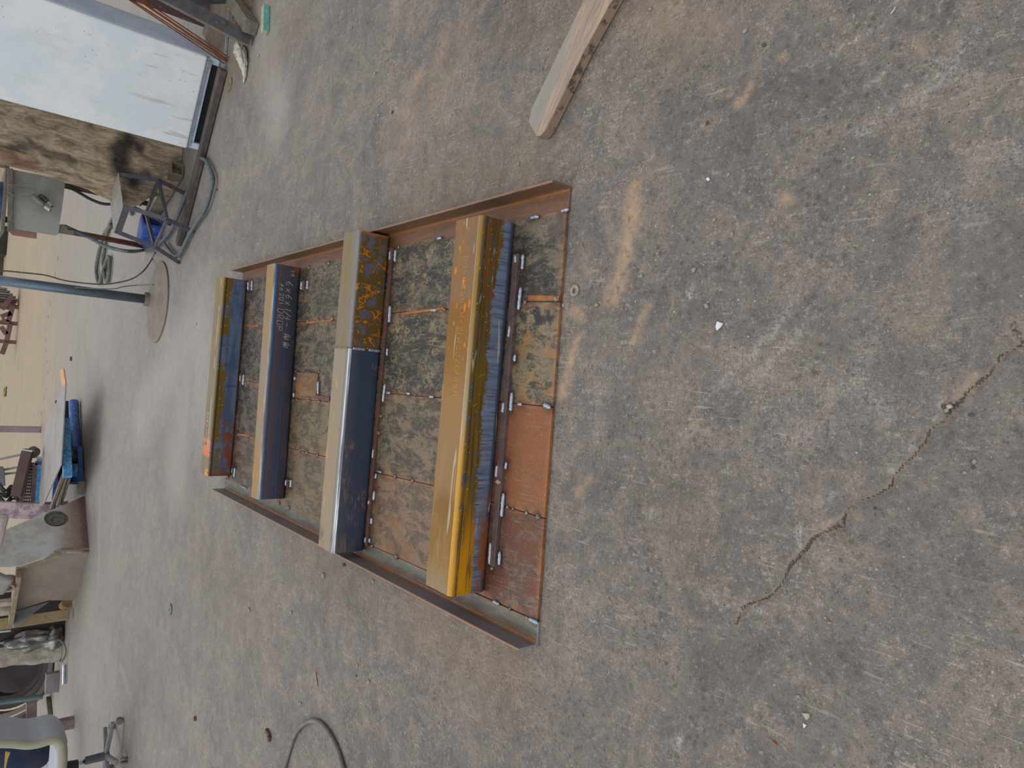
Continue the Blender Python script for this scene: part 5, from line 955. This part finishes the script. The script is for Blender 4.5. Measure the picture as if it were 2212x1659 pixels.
mb = MB(); mb.box(rg.x-.75, rg.x+.15, 12.75, 13.0, 0, .25); solo('red_sill', mb, plain('red_sill', '8a5854', '784844', 6, .6), 'dull red steel sill on the floor under the nested rings', 'sill', bevel=.005)
sb = W(128, 1476); mb = MB(); mb.box(-.13, .13, -.06, .06, 0, .15, Matrix.Translation(sb+Vector((0, .08, 0))) @ Matrix.Rotation(.12, 4, 'Z')); solo('steel_block', mb, plain('block_mauve', '8c8286', '7c7276', 9, .6, .1), 'small mauve grey steel block standing in front of the nested rings', 'steel block', bevel=.004)
mb = MB(); mb.cyl(WY(-30, 1521, 11.3), WY(92, 1505, 11.3), .035, seg=14); solo('teal_pipe', mb, plain('teal_pipe', '5c7474', '4c6466', 5, .5), 'slim teal pipe leaning beside the nested rings', 'pipe')

# bracket stand behind the office chair
bs = thing('bracket_stand', (WY(70, 1550, 9.5).x, 9.5, 0), 'mauve brown steel bracket stand behind the office chair', 'stand')
mvm = plain('mauve_brown', '7c6a68', '8f7f80', 8, .6, .1, '6c5a56'); 
mb = MB(); mb.bar(WY(68, 1517, 9.5), WY(67, 1592, 9.5), .10, .09, up=(0, -1, 0)); part('upright_plate', mb, mvm, bs, .004)
mb = MB(); mb.prism([WY(a, b, 9.52) for a, b in ((0, 1568), (30, 1552), (60, 1538), (64, 1552), (50, 1558), (34, 1570), (0, 1575))], (0, .06, 0)); part('arm', mb, mvm, bs, .004)
mb = MB(); mb.box(WY(68, 1555, 9.5).x-.22, WY(68, 1555, 9.5).x-.10, 9.5, 9.6, 0, WY(72, 1555, 9.5).z); part('base', mb, mvm, bs, .004)
mb = MB(); hk = [W(a, b, .03) for a, b in ((93, 1578), (96, 1570))]; mb.tube(smooth_path([(hk[0].x-.35, hk[0].y, .04), (hk[0].x-.33, hk[0].y, .2), (hk[0].x-.1, hk[0].y, .22), (hk[0].x, hk[0].y, .03)]), .03, 10); solo('black_hook', mb, plain('hook_dark', '3a3e44', '4a4e54', 9, .5, .3), 'black bent steel hook by the bracket stand', 'hook', smooth=True)
mb = MB(); mb.bar(W(104, 1508, .03), W(108, 1548, .03), .07, .05); solo('steel_scrap', mb, stl2, 'brown steel scrap on the floor between the rings and the office chair', 'steel scrap', bevel=.003)
mb = MB(); mb.blob(WY(20, 1645, 9.2), .36, 3, .15, (.8, .5, 1), fr=1.8, seed=4); solo('blue_sack', mb, plain('navy_sack', '2b3550', '343c56', 4, .8, 0), 'navy blue sack behind the office chair back', 'sack', smooth=True)
mb = MB(); mb.prism([WY(a, b, 8.8) for a, b in ((12, 1624), (22, 1626), (16, 1642), (12, 1662), (9, 1662))], (0, .02, 0)); solo('yellow_strap', mb, plain('yellow_strap', 'c4a04c', 'b08c3c', 9, .7), 'yellow strap hanging in front of the navy sack', 'strap')

# office chair
oc = thing('office_chair', (-3.72, 7.0, 0), 'grey cushioned office chair seen from the side, cut off by the left photo edge', 'chair')
cm_ = Mat('vinyl'); q_ = cm_.nd('ShaderNodeSeparateXYZ'); cm_.lk(cm_.co.outputs['Normal'], q_.inputs[0]); g_ = cm_.noise(5, 5, .6)
cush = cm_.out(cm_.mix(cm_.st(q_.outputs[1], -.45, -.6), cm_.mix(g_, '9a9fab', 'a9adb6'), cm_.mix(g_, '98957f', 'a5a290')), .5, 0, g_, .05)
def cushion(path, t0, y0, y1, name):
    mb = MB(); P = smooth_path(path, 6); n = len(P); rs = []
    for i, p in enumerate(P):
        d = (P[min(i+1, n-1)]-P[max(i-1, 0)]).normalized(); u = Vector((-d.z, 0, d.x))
        prof = []
        for k in range(20):
            a_ = k/20*6.283; ca, sa = math.cos(a_), math.sin(a_); sq = (abs(ca)**4+abs(sa)**4)**(-.25); prof.append(p+u*(ca*sq*t0/2)+Vector((0, (y0+y1)/2+sa*sq*(y1-y0)/2-p.y, 0)))
        mb.v += prof
    mb.f = [(i*20+k, i*20+(k+1) % 20, (i+1)*20+(k+1) % 20, (i+1)*20+k) for i in range(n-1) for k in range(20)]+[tuple(range(20)), tuple(range((n-1)*20, n*20))]
    part(name, mb, cush, oc, smooth=True)
YO = 6.62
cushion([WY(a, b, YO) for a, b in ((-70, 1600), (-30, 1604), (0, 1608), (30, 1609), (60, 1612), (85, 1609), (110, 1602), (126, 1604), (135, 1618))], .10, YO, YO+.46, 'backrest')
cushion([WY(a, b, YO) for a, b in ((124, 1606), (133, 1620), (135, 1645), (133, 1680), (128, 1740), (126, 1790))], .10, YO+.01, YO+.48, 'seat')
hub = Vector((-3.70, 7.02, 0)); blk2 = plain('chair_plastic', '4c5058', '5a5e66', 9, .5); dkp = plain('knob_black', '202226', '2c2e32', 9, .5)
mb = MB(); mb.cyl(hub+Vector((0, -.05, .44)), hub+Vector((0, -.05, .34)), .06, .05, 18); part('tilt_mechanism', mb, dkp, oc)
mb = MB(); mb.cyl(hub+Vector((0, 0, .27)), hub+Vector((0, -.03, .36)), .018, seg=16); part('gas_lift', mb, _c['chrome'], oc, smooth=True)
mb = MB(); mb.cyl(hub+Vector((0, 0, .09)), hub+Vector((0, 0, .28)), .038, .034, 20); part('column', mb, blk2, oc)
ca1 = W(266, 1556); 
for i in range(5):
    base_a = math.atan2(ca1.y-hub.y, ca1.x-hub.x); a_ = base_a+i*2*math.pi/5; e_ = hub+Vector((math.cos(a_)*.31, math.sin(a_)*.31, .085))
    mb = MB(); mb.bar(hub+Vector((0, 0, .115)), e_, .045, .035); part('base_arm', mb, plain('base_grey', '74767a', '85868a', 9, .6), oc, .008)
    tdir = Vector((-math.sin(a_), math.cos(a_), 0))
    for s_ in (-1, 1):
        c = Vector((e_.x, e_.y, .029))+tdir*s_*.016; mb = MB(); mb.cyl(c-tdir*.010, c+tdir*.010, .028, seg=20); part('caster', mb, plain('caster_grey', '8a8880', '6e6c66', 9, .6), oc, .003)

# ------------------------------------------------------------------ far racks at the photo edge
rust2 = plain('rack_rust', '7a5a50', '684a44', 3, .6, .1, '8f7468'); dk = plain('rack_dark', '2c2a28', '38342f', 3, .7)
YR = 22.5
rk = thing('steel_rack', (W(20, 700).x, YR, 0), 'rusty steel rack low on the far floor behind the pole', 'rack')
for a, b in (((28, 660), (18, 695)), ((4, 690), (20, 698)), ((26, 640), (4, 668)), ((22, 700), (15, 735)), ((2, 705), (14, 722)), ((24, 676), (2, 684)), ((14, 740), (4, 765))):
    pa, pb = W(a[0], a[1], 0), W(b[0], b[1], 0); Yk = YR
    mb = MB(); pa, pb = WY(*a, Yk), WY(*b, Yk); mb.bar((pa.x, pa.y, max(.08, pa.z)), (pb.x, pb.y, max(.08, pb.z)), .11, .11, up=(0, -1, 0)); part('rail', mb, rust2, rk)
for a in ((26, 662), (20, 698), (15, 738)):
    p = WY(*a, YR+.1); mb = MB(); mb.box(p.x-.05, p.x+.05, YR, YR+.2, 0, .9); part('leg', mb, rust2, rk)
for i, (a, b, w__, h__, mt, lab) in enumerate(((16, 520, 1.0, .6, dk, 'dark crate at the far edge behind the welding bench, nearest the bench'), (14, 560, 1.3, .8, plain('rack_brown', '5a4a40', '4a3c34', 3, .7), 'brown crate at the far edge between the bench and the wire'), (12, 600, .9, .7, dk, 'dark crate at the far edge next to the pole'), (8, 640, 1.1, 1.1, dk, 'dark crate at the far edge behind the ribbed bundle'), (6, 700, 1., .9, plain('rack_brown', '5a4a40', '4a3c34'), 'brown crate at the far edge behind the rusty rack'))):
    p = W(a, b); p.y += i*1.6; mb = MB(); mb.box(p.x-w__/2, p.x+w__/2, p.y, p.y+.8, 0, h__); solo('crate', mb, mt, lab, 'crate', 'crates along the far edge', bevel=.02)
bd = W(40, 648); t = thing('ribbed_bundle', tuple(bd), 'grey bundle of thin ribbed metal strips standing behind the pole', 'bundle')
for i in range(9):
    xx = bd.x-.26+i*.065; b0 = .0+abs(i-4.)*.03*(1 if i < 4 else 2.2); mb = MB(); mb.box(xx-.026, xx+.026, bd.y-.05+.01*(i % 2), bd.y+.25, b0, 1.3); part('strip', mb, plain('strip_grey%d' % (i % 2), ('8d8a88', '77726c')[i % 2], ('7d7a78', '6c6862')[i % 2], 9, .6, .2), t, .004)
